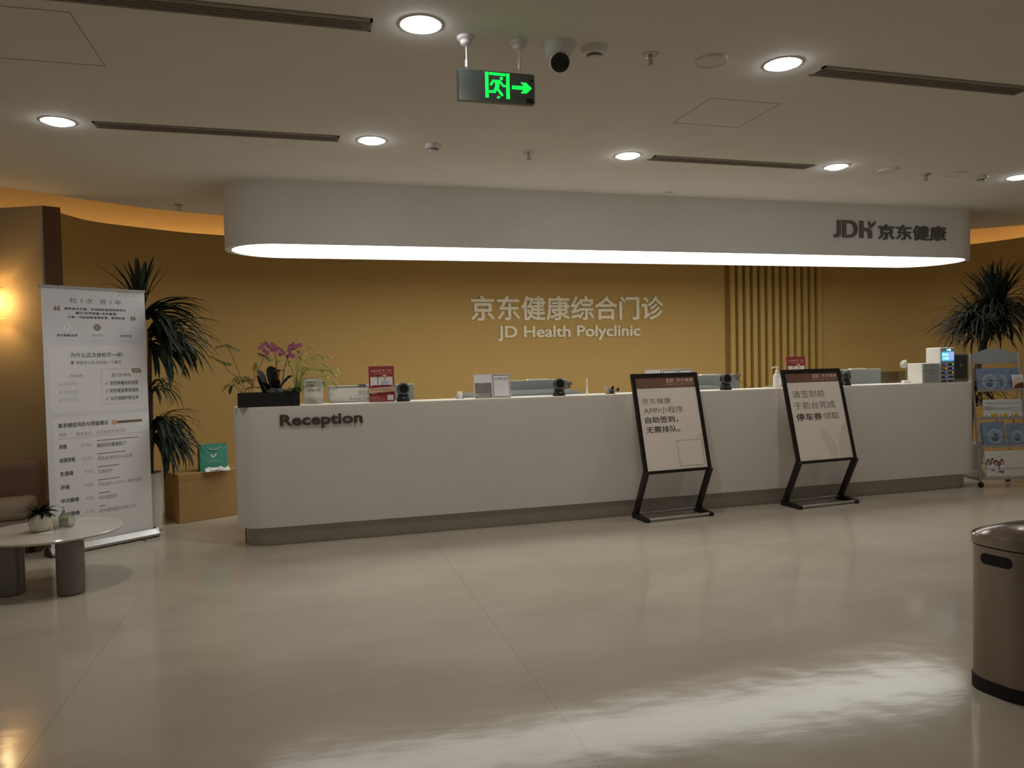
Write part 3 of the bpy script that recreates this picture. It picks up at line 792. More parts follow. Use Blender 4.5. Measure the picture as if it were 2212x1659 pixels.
# small cards in a clip
t = thing('card_holder', 'little holder with two pale cards left of the twin card stand', 'card holder', (1.27, 6.17, ZT), R(38))
bm = B(); box(bm, -0.03, 0.03, -0.02, 0.02, 0, 0.006); obj('base', bm, M['acrylic'], t)
for yy in (-0.01, 0.012):
    bm = B(); prism(bm, rect(-0.02, 0.005, 0.02, 0.064), -0.001, 0.001, F=Matrix.Translation((0, yy, 0)) @ FRONT); obj('card', bm, M['paper'], t)

# twin card stands (the printed codes and the cartoon are left out)
def card_frame(x, y, widths, label, plain=False):
    t = thing('card_stand', label, 'card stand', (x, y, ZT), R(-1.5))
    T = Matrix.Rotation(R(-11), 4, 'X') @ FRONT
    tot = sum(widths); x0 = -tot / 2; h = 0.208
    bm = B(); prism(bm, rect(-tot / 2, 0, tot / 2, h), -0.006, -0.001, F=T); box(bm, -tot / 2, tot / 2, 0.0, 0.075, 0, 0.003)
    obj('frame', bm, M['paper'], t)
    for k, w in enumerate(widths):
        bm = B(); a, b = x0 + 0.007, x0 + w - 0.007
        if k == 0 and not plain:
            flat(bm, rect(a, 0.008, b, h - 0.008), 0.0003, 1, T); flat(bm, rect(a, 0.008, b, 0.133), 0.0006, 2, T)
            txt(bm, '服务号', (a + b) / 2 - 0.015, 0.119, (a + b) / 2 + 0.015, 0.129, 0.0009, 0, 0.0, T)
            flat(bm, rrect(a + 0.006, 0.033, a + 0.032, 0.041, 0.003), 0.0009, 0, T); flat(bm, rect(a + 0.036, 0.035, b - 0.006, 0.038), 0.0009, 1, T); flat(bm, rect(a + 0.01, 0.018, b - 0.02, 0.022), 0.0009, 1, T)
        else:
            flat(bm, rect(a, 0.008, b, h - 0.008), 0.0003, 2, T); flat(bm, rrect(a + 0.006, 0.014, b - 0.006, h - 0.016, 0.006), 0.0006, 1, T)
            txt(bm, '京东健康小程序', a + 0.014, 0.160, b - 0.014, 0.173, 0.0009, 3, 0.02, T); flat(bm, rect(a + 0.02, 0.148, b - 0.02, 0.150), 0.0009, 2, T)
        obj('card', bm, [M['paper'], M['panel'], M['qr_grey'], M['ink2']], t); x0 += w
    return t
card_frame(1.54, 6.09, (0.158, 0.158), 'twin card stand with a dark left card and grey bordered right card')
card_frame(3.066, 6.13, (0.152,), 'single small card stand peeking over the left poster stand')
card_frame(3.315, 6.13, (0.152, 0.152), 'twin card stand peeking over the right half of the left poster stand', True)

# router aerial and phone cradle
t = thing('router', 'white router aerial standing upright on the counter by the phone cradle', 'router', (2.435, 6.20, ZT))
bm = B(); lathe(bm, [(0.0, 0.0), (0.016, 0.0), (0.015, 0.008), (0.009, 0.012)], seg=16); obj('base', bm, M['paper'], t, smooth=40)
bm = B(); tube(bm, [(0, 0, 0.01), (0, 0, 0.045), (0, 0, 0.05), (0, 0, 0.143)], [0.0085, 0.0085, 0.006, 0.0055], 12); obj('aerial', bm, M['paper'], t, smooth=40)
t = thing('phone_cradle', 'grey tilted phone cradle left of the left poster stand', 'phone holder', (2.635, 6.14, ZT), R(-12))
bm = B(); lathe(bm, [(0.045, 0.0), (0.045, 0.004), (0.04, 0.006)], seg=28); obj('base', bm, M['black'], t)
bm = B(); box(bm, -0.008, 0.008, -0.006, 0.006, 0.005, 0.03); obj('arm', bm, M['dgrey'], t)
bm = B(); Tc = Matrix.Translation((-0.005, 0, 0.034)) @ Matrix.Rotation(R(20), 4, 'Y') @ Matrix.Rotation(R(-22), 4, 'X')
box(bm, -0.05, 0.045, -0.035, 0.035, -0.004, 0.004, F=Tc); obj('plate', bm, M['grey'], t, bevel=0.003)
for sx in (0.0, 0.05):
    bm = B(); box(bm, 0.02 + sx - 0.02, 0.04 + sx - 0.02, -0.05, -0.03, -0.006, 0.022, F=Tc); obj('clip', bm, M['black'], t)

# sanitiser pump bottle
t = thing('pump_bottle', 'white pump bottle standing left of the right poster stand', 'bottle', (4.34, 6.12, ZT))
bm = B(); lathe(bm, [(0.036, 0.0), (0.040, 0.006), (0.040, 0.105), (0.034, 0.128), (0.018, 0.138), (0.016, 0.146)], seg=28, sy=0.75); obj('bottle_body', bm, M['paper'], t, smooth=40)
bm = B(); lathe(bm, [(0.018, 0.146), (0.018, 0.160), (0.012, 0.166), (0.007, 0.168), (0.007, 0.188), (0.012, 0.19), (0.012, 0.202)], seg=20); tube(bm, catmull([(0.005, 0, 0.197), (-0.03, 0, 0.199), (-0.05, -0.005, 0.194), (-0.058, -0.006, 0.183)], 4), 0.0055, 8)
obj('pump', bm, M['paper'], t, smooth=40)
bm = B(); flat(bm, rrect(-0.012, 0.03, 0.028, 0.10, 0.006), 0.0305); obj('bottle_label', bm, M['panel'], t)

# smoked clear box, crystal ornament, white block
t = thing('clear_box', 'smoky clear box behind the right end of the counter', 'box', (6.12, 6.62, 0.74))
bm = B(); box(bm, -0.11, 0.11, -0.08, 0.08, 0.0, 0.45); obj('box_shell', bm, M['smoke'], t)
t = thing('crystal_ornament', 'small knobbly crystal ornament on a stalk left of the drawer box', 'ornament', (6.05, 6.37, 0.74))
bm = B(); bmesh.ops.create_icosphere(bm, subdivisions=2, radius=0.042, matrix=Matrix.Translation((0, 0, 0.53)) @ Matrix.Diagonal((1, 0.8, 1.1, 1)))
for v in bm.verts: v.co += Vector((random.uniform(-1, 1), random.uniform(-1, 1), random.uniform(-1, 1))) * 0.009
obj('crystal', bm, M['frost'], t)
bm = B(); tube(bm, [(0, 0, 0.02), (0, 0, 0.49)], 0.004, 8); lathe(bm, [(0.04, 0), (0.04, 0.015), (0.02, 0.02)], seg=20); obj('stalk', bm, M['smoke'], t)
bm = B(); box(bm, -0.028, 0.028, -0.02, 0.02, 0, 0.028)
tag(obj('small_box', bm, M['paper'], loc=(5.875, 6.17, ZT), bevel=0.003), 'tiny white box at the left foot of the white drawer box', 'box')

# white drawer box
t = thing('drawer_box', 'white two drawer box with frosted fronts at the counter end', 'drawer box', (5.922, 6.0, ZT), 0)
def quad_prism(bm, a, b, c, d, z0, z1, mi=0): prism(bm, [a, b, c, d], z0, z1, mi)
bm = B(); box(bm, 0.0, 0.215, 0.0, 0.187, 0.0, 0.198); obj('shell', bm, M['paper'], t, bevel=0.004)
bm = B(); box(bm, -0.002, 0.217, 0.02, 0.189, 0.120, 0.126); obj('rib', bm, M['paper'], t)
for z0, z1 in ((0.012, 0.118), (0.128, 0.192)):
    bm = B(); box(bm, 0.008, 0.207, -0.008, 0.0, z0, z1); d = obj('drawer', bm, M['grey'], t, bevel=0.003)
    bm = B(); tube(bm, [(0.1075, -0.012, z1 - 0.02), (0.1075, -0.006, z1 - 0.02)], 0.006, 12); obj('knob', bm, M['dgrey'], d)

# power bank station with a lit screen
t = thing('charging_station', 'white power bank station with a glowing blue screen and slots', 'charging station', (6.235, 6.015, ZT), 0)
bm = B(); box(bm, -0.073, 0.103, 0.0, 0.185, 0.0, 0.352); obj('cabinet', bm, M['paper'], t, bevel=0.012)
bm = B(); prism(bm, rect(-0.066, 0.004, 0.098, 0.344), 0.0002, 0.002, F=FRONT); obj('front_panel', bm, M['grey'], t)
bm = B(); prism(bm, rrect(-0.060, 0.216, 0.094, 0.310, 0.006), 0.0021, 0.004, F=FRONT); s_ = obj('screen', bm, M['screen'], t)
bm = B(); flat(bm, rrect(0.034, 0.229, 0.09, 0.304, 0.004), 0.0042, 1); txt(bm, '快充', -0.052, 0.263, 0.024, 0.297, 0.0042, 0, 0.02); txt(bm, '大容量', -0.052, 0.229, 0.026, 0.255, 0.0042, 0, 0.02)
obj('screen_text', bm, [M['screenw'], M['screenl']], s_)
bm = B(); flat(bm, ell(0.01, 0.327, 0.010), 0.0022, 0); flat(bm, rrect(0.022, 0.318, 0.056, 0.336, 0.004), 0.0022, 1); obj('top_light', bm, [mat('cyan_led', '#22e0f0', 0.3, var=0.0, emit=1.6), M['screenw']], t)
for k in range(5):
    for c in range(2):
        zz = 0.182 - 0.042 * k; xx = -0.03 + 0.085 * c
        bm = B(); prism(bm, rrect(xx - 0.033, zz - 0.008, xx + 0.033, zz + 0.008, 0.0078), 0.0021, 0.007 if (k, c) not in ((4, 0), (4, 1), (3, 1)) else 0.003, F=FRONT)
        q = obj('slot', bm, M['black'], t)
        if (k, c) in ((4, 0), (4, 1), (3, 1)): continue
        bm = B(); flat(bm, ell(xx + 0.018, zz, 0.007, 0.006, 12), 0.0073)
        obj('slot_light', bm, M['ledg'] if (k, c) == (0, 1) else M['ledr'] if (k, c) in ((1, 0), (2, 1)) else M['ledb'], q)
        if c == 0 and k < 2:
            bm = B(); flat(bm, rect(xx - 0.028, zz - 0.004, xx + 0.0, zz + 0.004), 0.0074); obj('power_bank_end', bm, M['chrome'], q)

# dark glass door cabinet
t = thing('key_cabinet', 'grey framed box with a dark glass door and round knob at the counter end', 'cabinet', (6.447, 6.035, ZT), 0)
bm = B(); box(bm, -0.10, 0.09, 0.0, 0.12, 0.0, 0.278); obj('housing', bm, M['dgrey'], t, bevel=0.006)
bm = B(); prism(bm, rect(-0.095, 0.035, 0.07, 0.262), 0.0003, 0.004, F=FRONT); d = obj('door', bm, M['glassd'], t)
bm = B(); lathe(bm, [(0.018, 0.004), (0.018, 0.012), (0.010, 0.014)], (0, 0, 0), 24, F=Matrix.Translation((-0.015, 0, 0.165)) @ FRONT); obj('knob', bm, M['dgrey'], d)
bm = B(); box(bm, -0.102, 0.092, -0.004, 0.122, 0.2782, 0.284); obj('lid', bm, M['alu'], t)

# ---------------------------------------------------------------- planter and its plants
PX = lambda px: -0.492 + (px - 513) * 0.003406
PZ = lambda px, py: 1.083 + (880.5 - 0.033 * (px - 513) - py) * 0.00357
t = thing('planter', 'black rectangular planter box at the left end of the counter', 'planter', (-0.262, 6.085, ZT))
bm = B(); hx, hy, hz = 0.2275, 0.085, 0.108
box(bm, -hx, hx, -hy, -hy + 0.01, 0, hz); box(bm, -hx, hx, hy - 0.01, hy, 0, hz); box(bm, -hx, -hx + 0.01, -hy + 0.01, hy - 0.01, 0, hz); box(bm, hx - 0.01, hx, -hy + 0.01, hy - 0.01, 0, hz); box(bm, -hx + 0.01, hx - 0.01, -hy + 0.01, hy - 0.01, 0, 0.01)
obj('box', bm, M['rubber'], t)
bm = B(); box(bm, -hx + 0.011, hx - 0.011, -hy + 0.011, hy - 0.011, 0.011, 0.092); obj('soil', bm, M['soil'], t)
ZS = ZT + 0.092
def P3(px, py, y=6.09): return (PX(px), y, PZ(px, py))

# orchid: two arching stems with magenta blossoms, strap leaves at the base
t = thing('orchid', 'orchid with two clusters of magenta flowers in the black planter', 'orchid', (PX(585), 6.085, ZS))
O = Vector((PX(585), 6.085, ZS))
def rel(p): return Vector(p) - O
stems = [[P3(592, 850), P3(597, 800), P3(598, 775), P3(592, 757), P3(578, 748)], [P3(606, 850), P3(613, 808), P3(621, 778), P3(625, 766), P3(632, 755), P3(648, 749)]]
for s_ in stems:
    bm = B(); tube(bm, [rel(p) for p in catmull(s_, 4)], 0.0035, 6); obj('flower_stem', bm, M['stem'], t)
def flower(c, s, yaw):
    bm = B()
    for k in range(5):
        a = 2 * PI * k / 5 + yaw; r = s * (1.0 if k % 2 else 0.85); n = 7
        pts = [c]
        vs = []
        for i in range(n):
            q = 2 * PI * i / n
            u = r * 0.55 + r * 0.5 * math.cos(q); v = r * 0.38 * math.sin(q)
            vs.append(bm.verts.new(c + Vector((u * math.cos(a) - v * math.sin(a), -0.004 - 0.35 * u * u / s + random.uniform(-0.002, 0.002), u * math.sin(a) + v * math.cos(a)))))
        bm.faces.new(vs)
    bmesh.ops.create_icosphere(bm, subdivisions=1, radius=s * 0.22, matrix=Matrix.Translation(c + Vector((0, -0.01, -0.002))))
    obj('flower', bm, M['petal'], t)
for px, py in ((563, 752), (570, 746), (577, 742), (572, 757), (582, 748), (590, 744), (595, 748), (578, 762), (588, 756), (597, 757), (603, 752), (610, 757), (615, 762), (607, 765),
               (627, 757), (629, 748), (636, 751), (637, 744), (645, 746), (651, 744), (630, 766), (636, 769), (648, 759), (623, 769)):
    flower(rel(P3(px, py, 6.085 + random.uniform(-0.025, 0.02))), random.uniform(0.018, 0.024), random.uniform(0, 1.2))
bm = B()
for px, az, el, ln, dr, wd in ((575, 2.6, 1.45, 0.21, 0.5, 0.085), (590, 1.9, 1.5, 0.23, 0.35, 0.09), (600, 0.4, 1.25, 0.20, 0.9, 0.08), (580, 3.4, 0.9, 0.20, 1.5, 0.08), (570, 2.2, 1.4, 0.17, 0.5, 0.07), (596, -1.6, 1.35, 0.15, 0.8, 0.07), (600, -0.3, 0.7, 0.15, 1.3, 0.045), (592, -1.3, 1.0, 0.10, 1.2, 0.05), (583, 4.2, 1.2, 0.14, 0.9, 0.05)):
    leaf(bm, rel((PX(px), 6.085, ZS)), az, el, ln, dr, wd, 12, fold=0.15, blunt=True)
obj('leaves', bm, M['leafb'], t, smooth=60)
bm = B()
for k in range(9):
    leaf(bm, rel(P3(604, 803)), k * 0.7, 0.9 - 0.2 * (k % 3), 0.05, 1.2, 0.025, 5)
tube(bm, [rel(P3(603, 848)), rel(P3(602, 825)), rel(P3(604, 803))], 0.004, 6)
obj('wilted_bloom', bm, M['petald'], t)

# maidenhair fern at the left: wiry stems, feathery fronds
t = thing('fern', 'wiry fern with feathery fronds reaching left over the counter end', 'fern', (PX(528), 6.085, ZS))
O = Vector((PX(528), 6.085, ZS))
fr = B(); lf = B()
def frond(bm, a, b, n, ln, droop):
    a = Vector(a); b = Vector(b)
    for i in range(n):
        q = (i + 0.5) / n; c = a.lerp(b, q) + Vector((0, 0, droop * (q * q)))
        for s in (-1, 1):
            leaf(bm, c, s * 1.2 + math.atan2(0.2, b.x - a.x), random.uniform(-0.9, 0.2), ln * (1 - 0.5 * q), 0.7, 0.012, 4)
for pts, fa, fb in (([P3(532, 850), P3(518, 810), P3(505, 775), P3(493, 745)], (493, 745), (468, 750)), (None, (493, 744), (520, 757)),
                    ([P3(527, 850), P3(512, 815), P3(497, 806), P3(490, 795), P3(484, 783)], (484, 783), (452, 768)), (None, (484, 783), (502, 788)),
                    ([P3(542, 850), P3(552, 815), P3(562, 792), P3(571, 772)], (571, 770), (560, 760)), (None, (573, 765), (586, 778)),
                    ([P3(535, 850), P3(548, 815), P3(553, 785)], (552, 800), (553, 782)), ([P3(525, 852), P3(516, 838), P3(510, 820)], (525, 820), (500, 832)), (None, (525, 815), (548, 830)), (None, (515, 812), (500, 826)), (None, (530, 812), (545, 822))):
    if pts: tube(fr, [rel(p) for p in catmull(pts, 4)], 0.0022, 5)
    frond(lf, rel(P3(*fa)), rel(P3(*fb)), 15, 0.034, -0.004)
obj('stems', fr, M['stem'], t); obj('fronds', lf, M['leafg'], t)
bm = B()
for px, py, az, el, ln in ((500, 832, 3.5, -0.5, 0.09), (502, 834, 4.3, -0.9, 0.075), (498, 830, 2.9, -0.45, 0.06)):
    leaf(bm, rel(P3(px, py, 6.03)), az, el, ln, 0.4, 0.028, 6)
tube(bm, [rel(P3(524, 852, 6.05)), rel(P3(510, 836, 6.04)), rel(P3(500, 832, 6.03))], 0.002, 5)
obj('bamboo_leaves', bm, M['leafd'], t)

# arching grassy plant at the right of the planter
t = thing('arching_plant', 'light green plant with thin arching stems at the right of the planter', 'plant', (PX(642), 6.10, ZS))
O = Vector((PX(642), 6.10, ZS)); fr = B(); lf = B()
tips = ((670, 747), (690, 765), (708, 772), (700, 785), (715, 800), (728, 796), (720, 812), (724, 828), (706, 815), (688, 800), (655, 765), (645, 770), (635, 778), (660, 790), (676, 770), (695, 825), (615, 785), (605, 780), (652, 800), (716, 842), (630, 812), (700, 800))
for i, (px, py) in enumerate(tips):
    b = Vector(P3(640 + random.uniform(-5, 5), 852, 6.09)); e = Vector(P3(px, py, 6.09 + random.uniform(-0.05, 0.06)))
    m = b.lerp(e, 0.6) + Vector((-0.25 * (e.x - b.x), 0, 0.05 + 0.12 * abs(e.x - b.x)))
    m.z = min(m.z, e.z + 0.05)
    tube(fr, [p - O for p in catmull([b, m, e], 6)], 0.0018, 5)
    for k in range(3): leaf(lf, e - O + Vector((random.uniform(-0.02, 0.01), 0, random.uniform(-0.005, 0.01))), random.uniform(-0.9, 0.9) if e.x > O.x else random.uniform(2.2, 4), random.uniform(-0.5, 0.5), random.uniform(0.045, 0.075), 0.9, 0.02, 5)
for k in range(40): leaf(lf, (random.uniform(-0.02, 0.02), random.uniform(-0.03, 0.03), -0.004), random.uniform(-1.2, 4.3), random.uniform(0.6, 1.4), random.uniform(0.09, 0.2), random.uniform(0.3, 1.0), 0.007, 6)
obj('stems', fr, M['leafg'], t); obj('leaves', lf, M['leafg'], t)
t = thing('trailing_ivy', 'dark small leaved ivy spilling over the right front of the planter', 'plant', (PX(630), 6.04, ZS))
bm = B()
for k in range(60):
    leaf(bm, (random.uniform(-0.07, 0.06), random.uniform(-0.03, 0.02), random.uniform(-0.005, 0.045)), random.uniform(0, 6.28), random.uniform(-0.2, 0.9), random.uniform(0.025, 0.05), 1.0, 0.02, 4)
for px, py in ((636, 857), (638, 862), (634, 866), (641, 853), (637, 870)):
    leaf(bm, (PX(px) - PX(630), -0.055, PZ(px, py) - ZS), -1.6, -0.5, 0.02, 0.6, 0.014, 4)
obj('leaves', bm, M['leafd'], t)
bm = B(); bmesh.ops.create_icosphere(bm, subdivisions=3, radius=1.0, matrix=Matrix.Diagonal((0.062, 0.03, 0.028, 1)))
for v in bm.verts: v.co *= 1 + 0.22 * math.sin(v.co.x * 90 + 1) * math.cos(v.co.z * 120 + v.co.y * 70)
tag(obj('decor_stone', bm, M['stone'], loc=(PX(596), 6.035, ZS + 0.022)), 'grey stone lying on the soil at the front of the planter', 'stone')

# ================================================================== POSTER STANDS
def poster_stand(x, y, rz, label, hw):
    t = thing('poster_stand', label, 'poster stand', (x, y, 0), rz)
    KY, KZ, TY, TZ = -0.19, 0.405, 0.02, 1.255
    lean = math.atan2(TY - KY, TZ - KZ); H = math.hypot(TY - KY, TZ - KZ)
    T = Matrix.Translation((0, KY, KZ)) @ Matrix.Rotation(-lean, 4, 'X') @ FRONT
    bw = 0.034
    bm = B()
    for r_ in (rect(-hw, 0, -hw + bw, H), rect(hw - bw, 0, hw, H), rect(-hw + bw, 0, hw - bw, bw * 0.75), rect(-hw + bw, H - bw, hw - bw, H)):
        prism(bm, r_, -0.012, 0.012, F=T)
    obj('frame', bm, M['blackm'], t)
    for s in (-1, 1):
        xc = s * (hw - 0.016)
        bm = B(); Fx = Matrix(((0, 0, 1, xc), (1, 0, 0, 0), (0, 1, 0, 0), (0, 0, 0, 1)))
        prism(bm, [(0.035, 0.0), (-0.015, 0.0), (KY - 0.03, KZ + 0.012), (KY + 0.02, KZ + 0.03)], -0.016, 0.016, F=Fx)
        obj('leg', bm, M['blackm'], t)
        bm = B(); prism(bm, [(0.03, 0.0), (-0.215, 0.0), (-0.222, 0.012), (-0.215, 0.028), (-0.02, 0.05), (0.025, 0.05)], -0.018, 0.018, F=Fx)
        obj('foot', bm, M['blackm'], t)
    bm = B(); tube(bm, [(-hw + 0.034, -0.195, 0.018), (hw - 0.034, -0.195, 0.018)], 0.013, 16); obj('front_rod', bm, M['alu'], t, smooth=40)
    bm = B(); tube(bm, [(-hw + 0.034, 0.005, 0.036), (hw - 0.034, 0.005, 0.036)], 0.011, 16); obj('rear_rod', bm, M['alu'], t, smooth=40)
    u0, u1, v0, v1 = -hw + bw, hw - bw, bw * 0.75, H - bw
    bm = B(); prism(bm, rect(u0, v0, u1, v1), -0.008, 0.004, F=T); p = obj('poster', bm, M['poster'], t)
    def U(a): return u0 + (u1 - u0) * a
    def V(a): return v0 + (v1 - v0) * a
    return t, T, U, V
def jdh(bm, U, V, T, z, mi):
    for polys in jdh_shapes(U(0.509), V(0.937), U(0.635), V(0.982)):
        for q in polys: flat(bm, q, z, mi, T)
    for q in sprout(U(0.637), V(0.962), (V(1) - V(0)) * 0.024): flat(bm, q, z + 0.0001, mi, T)
    txt(bm, '京东健康', U(0.69), V(0.941), U(0.972), V(0.98), z, mi, 0.02, T)
    txt(bm, '看病买药 网上京东', U(0.505), V(0.909), U(0.972), V(0.927), z, mi, 0.0, T, spacing=1.4)
t, T, U, V = poster_stand(3.07, 5.938, R(4.5), 'left black poster stand with a brown header and four lines of text', 0.335)
bm = B(); z = 0.0045
flat(bm, rect(U(0), V(0.879), U(1), V(1)), z, 1, T)
flat(bm, [(U(1), V(0.05)), (U(1), V(0.38)), (U(0.93), V(0.36)), (U(0.82), V(0.28)), (U(0.78), V(0.16)), (U(0.85), V(0.05))], z, 2, T)
jdh(bm, U, V, T, z + 0.0004, 0)
txt(bm, '京东健康', U(0.066), V(0.710), U(0.543), V(0.772), z, 3, 0.0, T); txt(bm, 'APP/小程序', U(0.074), V(0.606), U(0.730), V(0.676), z, 3, 0.0, T)
txt(bm, '自助签到，', U(0.079), V(0.503), U(0.62), V(0.571), z, 4, 0.018, T); txt(bm, '无需排队。', U(0.073), V(0.399), U(0.63), V(0.468), z, 4, 0.018, T)
flat(bm, rect(U(0.545), V(0.029), U(0.96), V(0.304)), z + 0.0002, 4, T); flat(bm, rect(U(0.550), V(0.0325), U(0.955), V(0.3005)), z + 0.0004, 5, T)
obj('print', bm, [M['pinkp'], M['posterbrown'], M['posterleaf'], M['ink2'], M['ink'], M['poster']], t)
t, T, U, V = poster_stand(4.585, 5.938, R(4.5), 'right black poster stand with a brown header and three lines of text', 0.342)
bm = B()
flat(bm, rect(U(0), V(0.889), U(1), V(1)), z, 1, T)
flat(bm, [(U(1), V(0.0)), (U(1), V(0.42)), (U(0.9), V(0.36)), (U(0.79), V(0.22)), (U(0.76), V(0.0))], z, 2, T)
flat(bm, [(U(0.74), V(0.0)), (U(0.72), V(0.16)), (U(0.58), V(0.32)), (U(0.48), V(0.36)), (U(0.5), V(0.2)), (U(0.62), V(0.0))], z, 2, T)
jdh(bm, U, V, T, z + 0.0004, 0)
txt(bm, '请签到前', U(0.078), V(0.712), U(0.68), V(0.795), z, 3, 0.0, T); txt(bm, '于前台完成', U(0.073), V(0.580), U(0.845), V(0.665), z, 3, 0.0, T)
txt(bm, '停车券', U(0.077), V(0.447), U(0.555), V(0.532), z, 4, 0.022, T); txt(bm, '领取', U(0.575), V(0.452), U(0.880), V(0.530), z, 3, 0.0, T)
obj('print', bm, [M['pinkp'], M['posterbrown'], M['posterleaf'], M['ink2'], M['ink'], M['poster']], t)

# ================================================================== ROLL-UP BANNER
BA = math.atan2(0.45, 0.627)
t = thing('rollup_banner', 'tall pale roll up banner with health check text at the left', 'banner', (-1.867, 6.27, 0), BA)
BW = 0.775
bm = B(); prism(bm, [(-0.06, 0.012), (0.06, 0.012), (0.06, 0.03), (0.025, 0.068), (-0.025, 0.068), (-0.06, 0.03)], -0.012, BW + 0.012, F=Matrix(((0, 0, 1, 0), (1, 0, 0, 0), (0, 1, 0, 0), (0, 0, 0, 1))))
obj('base_cassette', bm, M['alu'], t)
for xx in (-0.022, BW + 0.012):
    bm = B(); prism(bm, [(-0.062, 0.0), (0.062, 0.0), (0.062, 0.032), (0.026, 0.074), (-0.026, 0.074), (-0.062, 0.032)], xx, xx + 0.010, F=Matrix(((0, 0, 1, 0), (1, 0, 0, 0), (0, 1, 0, 0), (0, 0, 0, 1))))
    obj('end_cap', bm, M['black'] if xx < 0 else M['alu'], t)
bm = B(); tube(bm, [(BW - 0.12, -0.13, 0.006), (BW - 0.12, 0.05, 0.006)], 0.006, 8); obj('swivel_foot', bm, M['chrome'], t)
bm = B(); tube(bm, [(BW / 2, 0.03, 0.06), (BW / 2, 0.03, 2.03)], 0.01, 8); obj('support_pole', bm, M['alu'], t)
bm = B(); prism(bm, [(-0.012, 2.022), (0.012, 2.022), (0.012, 2.038), (-0.012, 2.038)], -0.004, BW - 0.002, F=Matrix(((0, 0, 1, 0), (1, 0, 0, 0), (0, 1, 0, 0), (0, 0, 0, 1))))
obj('top_rail', bm, M['alu'], t)
bm = B(); prism(bm, rect(0.006, 0.066, BW - 0.006, 2.024), -0.001, 0.001, F=FRONT); obj('banner_sheet', bm, M['banner'], t)
bm = B(); z = 0.0013; D, G, P_, K = 0, 1, 2, 3
flat(bm, rrect(0.042, 1.073, 0.752, 1.589, 0.03), z, 4); flat(bm, rrect(0.05, 0.09, 0.757, 1.041, 0.03), z, 4)
txt(bm, '京东健康体检中心', 0.556, 2.0, 0.735, 2.017, z, 6, 0.0); txt(bm, '更专业 更贴心', 0.56, 1.982, 0.735, 1.992, z, P_, 0.0, spacing=1.5)
txt(bm, '检 1 次 · 管 1 年', 0.202, 1.912, 0.582, 1.95, z, G, 0.0)
txt(bm, '“', 0.086, 1.848, 0.132, 1.888, z, K, 0.04); txt(bm, '”', 0.647, 1.783, 0.691, 1.821, z, K, 0.04)
txt(bm, '摒弃盲目多查，优选国家指南推荐项目', 0.162, 1.858, 0.611, 1.877, z, D, 0.03)
txt(bm, '通过“科学筛查+全年管理”', 0.237, 1.826, 0.549, 1.846, z, D, 0.03)
txt(bm, '让每一次检查都查得有理、管得有据', 0.181, 1.795, 0.605, 1.813, z, D, 0.03)
flat(bm, rect(0.205, 1.7265, 0.585, 1.7275), z, 5)
for cx, mi in ((0.176, 4), (0.392, K), (0.611, 4)): flat(bm, ell(cx, 1.727, 0.027), z + 0.0003, mi)
txt(bm, '1', 0.172, 1.72, 0.179, 1.735, z + 0.0006, P_); txt(bm, '2', 0.386, 1.719, 0.398, 1.735, z + 0.0006, 4); txt(bm, '3', 0.607, 1.72, 0.616, 1.734, z + 0.0006, P_)
txt(bm, '购买套餐/加项', 0.103, 1.653, 0.247, 1.673, z, D, 0.02); txt(bm, '填写测评', 0.352, 1.655, 0.435, 1.674, z, P_, 0.01); txt(bm, '锁定权益', 0.567, 1.653, 0.654, 1.673, z, D, 0.02)
txt(bm, '认准“安心保”', 0.121, 1.616, 0.226, 1.633, z, 5); txt(bm, '精准推荐方案', 0.341, 1.616, 0.443, 1.633, z, 5); txt(bm, '全年服务保障', 0.558, 1.616, 0.66, 1.631, z, 5)
z2 = z + 0.0004
txt(bm, '为什么这次体检不一样?', 0.192, 1.493, 0.579, 1.531, z2, D, 0.01)
flat(bm, ell(0.203, 1.454, 0.012, 0.014), z2, K); txt(bm, '筛查安心保 给体检一个售后', 0.228, 1.439, 0.564, 1.467, z2, G, 0.0)
txt(bm, '传统体检', 0.182, 1.341, 0.275, 1.365, z2, P_, 0.01)
flat(bm, rrect(0.407, 1.123, 0.722, 1.403, 0.02), z2, 5); flat(bm, rrect(0.410, 1.126, 0.719, 1.400, 0.018), z2 + 0.0002, 4)
flat(bm, [(0.643, 1.400), (0.643, 1.378), (0.655, 1.365), (0.719, 1.365), (0.719, 1.385), (0.703, 1.400)], z2 + 0.0004, K); txt(bm, '推荐', 0.66, 1.373, 0.702, 1.391, z2 + 0.0006, 4)
txt(bm, '我们的体检', 0.486, 1.335, 0.637, 1.366, z2 + 0.0005, G, 0.0)
for k, (s_, q) in enumerate((('恶性肿瘤协助就医', '就医无指引'), ('阳性复查费用减免', '复查全自费'), ('20万保额护航全年', '检完不放心'))):
    y1 = 1.303 - 0.0603 * k
    txt(bm, s_, 0.471, y1 - 0.033, 0.692, y1, z2 + 0.0005, D, 0.015); txt(bm, q, 0.13, y1 - 0.024 + 0.002, 0.237, y1 + 0.002, z2, 5, 0.01)
    for a, b in (((0.436, y1 - 0.016), (0.444, y1 - 0.027)), ((0.443, y1 - 0.027), (0.456, y1 - 0.002))): flat(bm, bar(a, b, 0.0035), z2 + 0.0005, G)
    for a, b in (((0.104, y1 - 0.022), (0.119, y1 - 0.004)), ((0.104, y1 - 0.004), (0.119, y1 - 0.022))): flat(bm, bar(a, b, 0.0025), z2, P_)
txt(bm, '高发癌症风险与筛查建议', 0.086, 0.960, 0.448, 0.995, z2, D, 0.02)
flat(bm, rrect(0.485, 0.963, 0.714, 0.985, 0.010), z2, K); flat(bm, ell(0.492, 0.974, 0.020, 0.022), z2 + 0.0002, 6); txt(bm, '数据来源国家癌症中心年度报告', 0.515, 0.967, 0.705, 0.980, z2 + 0.0004, D)
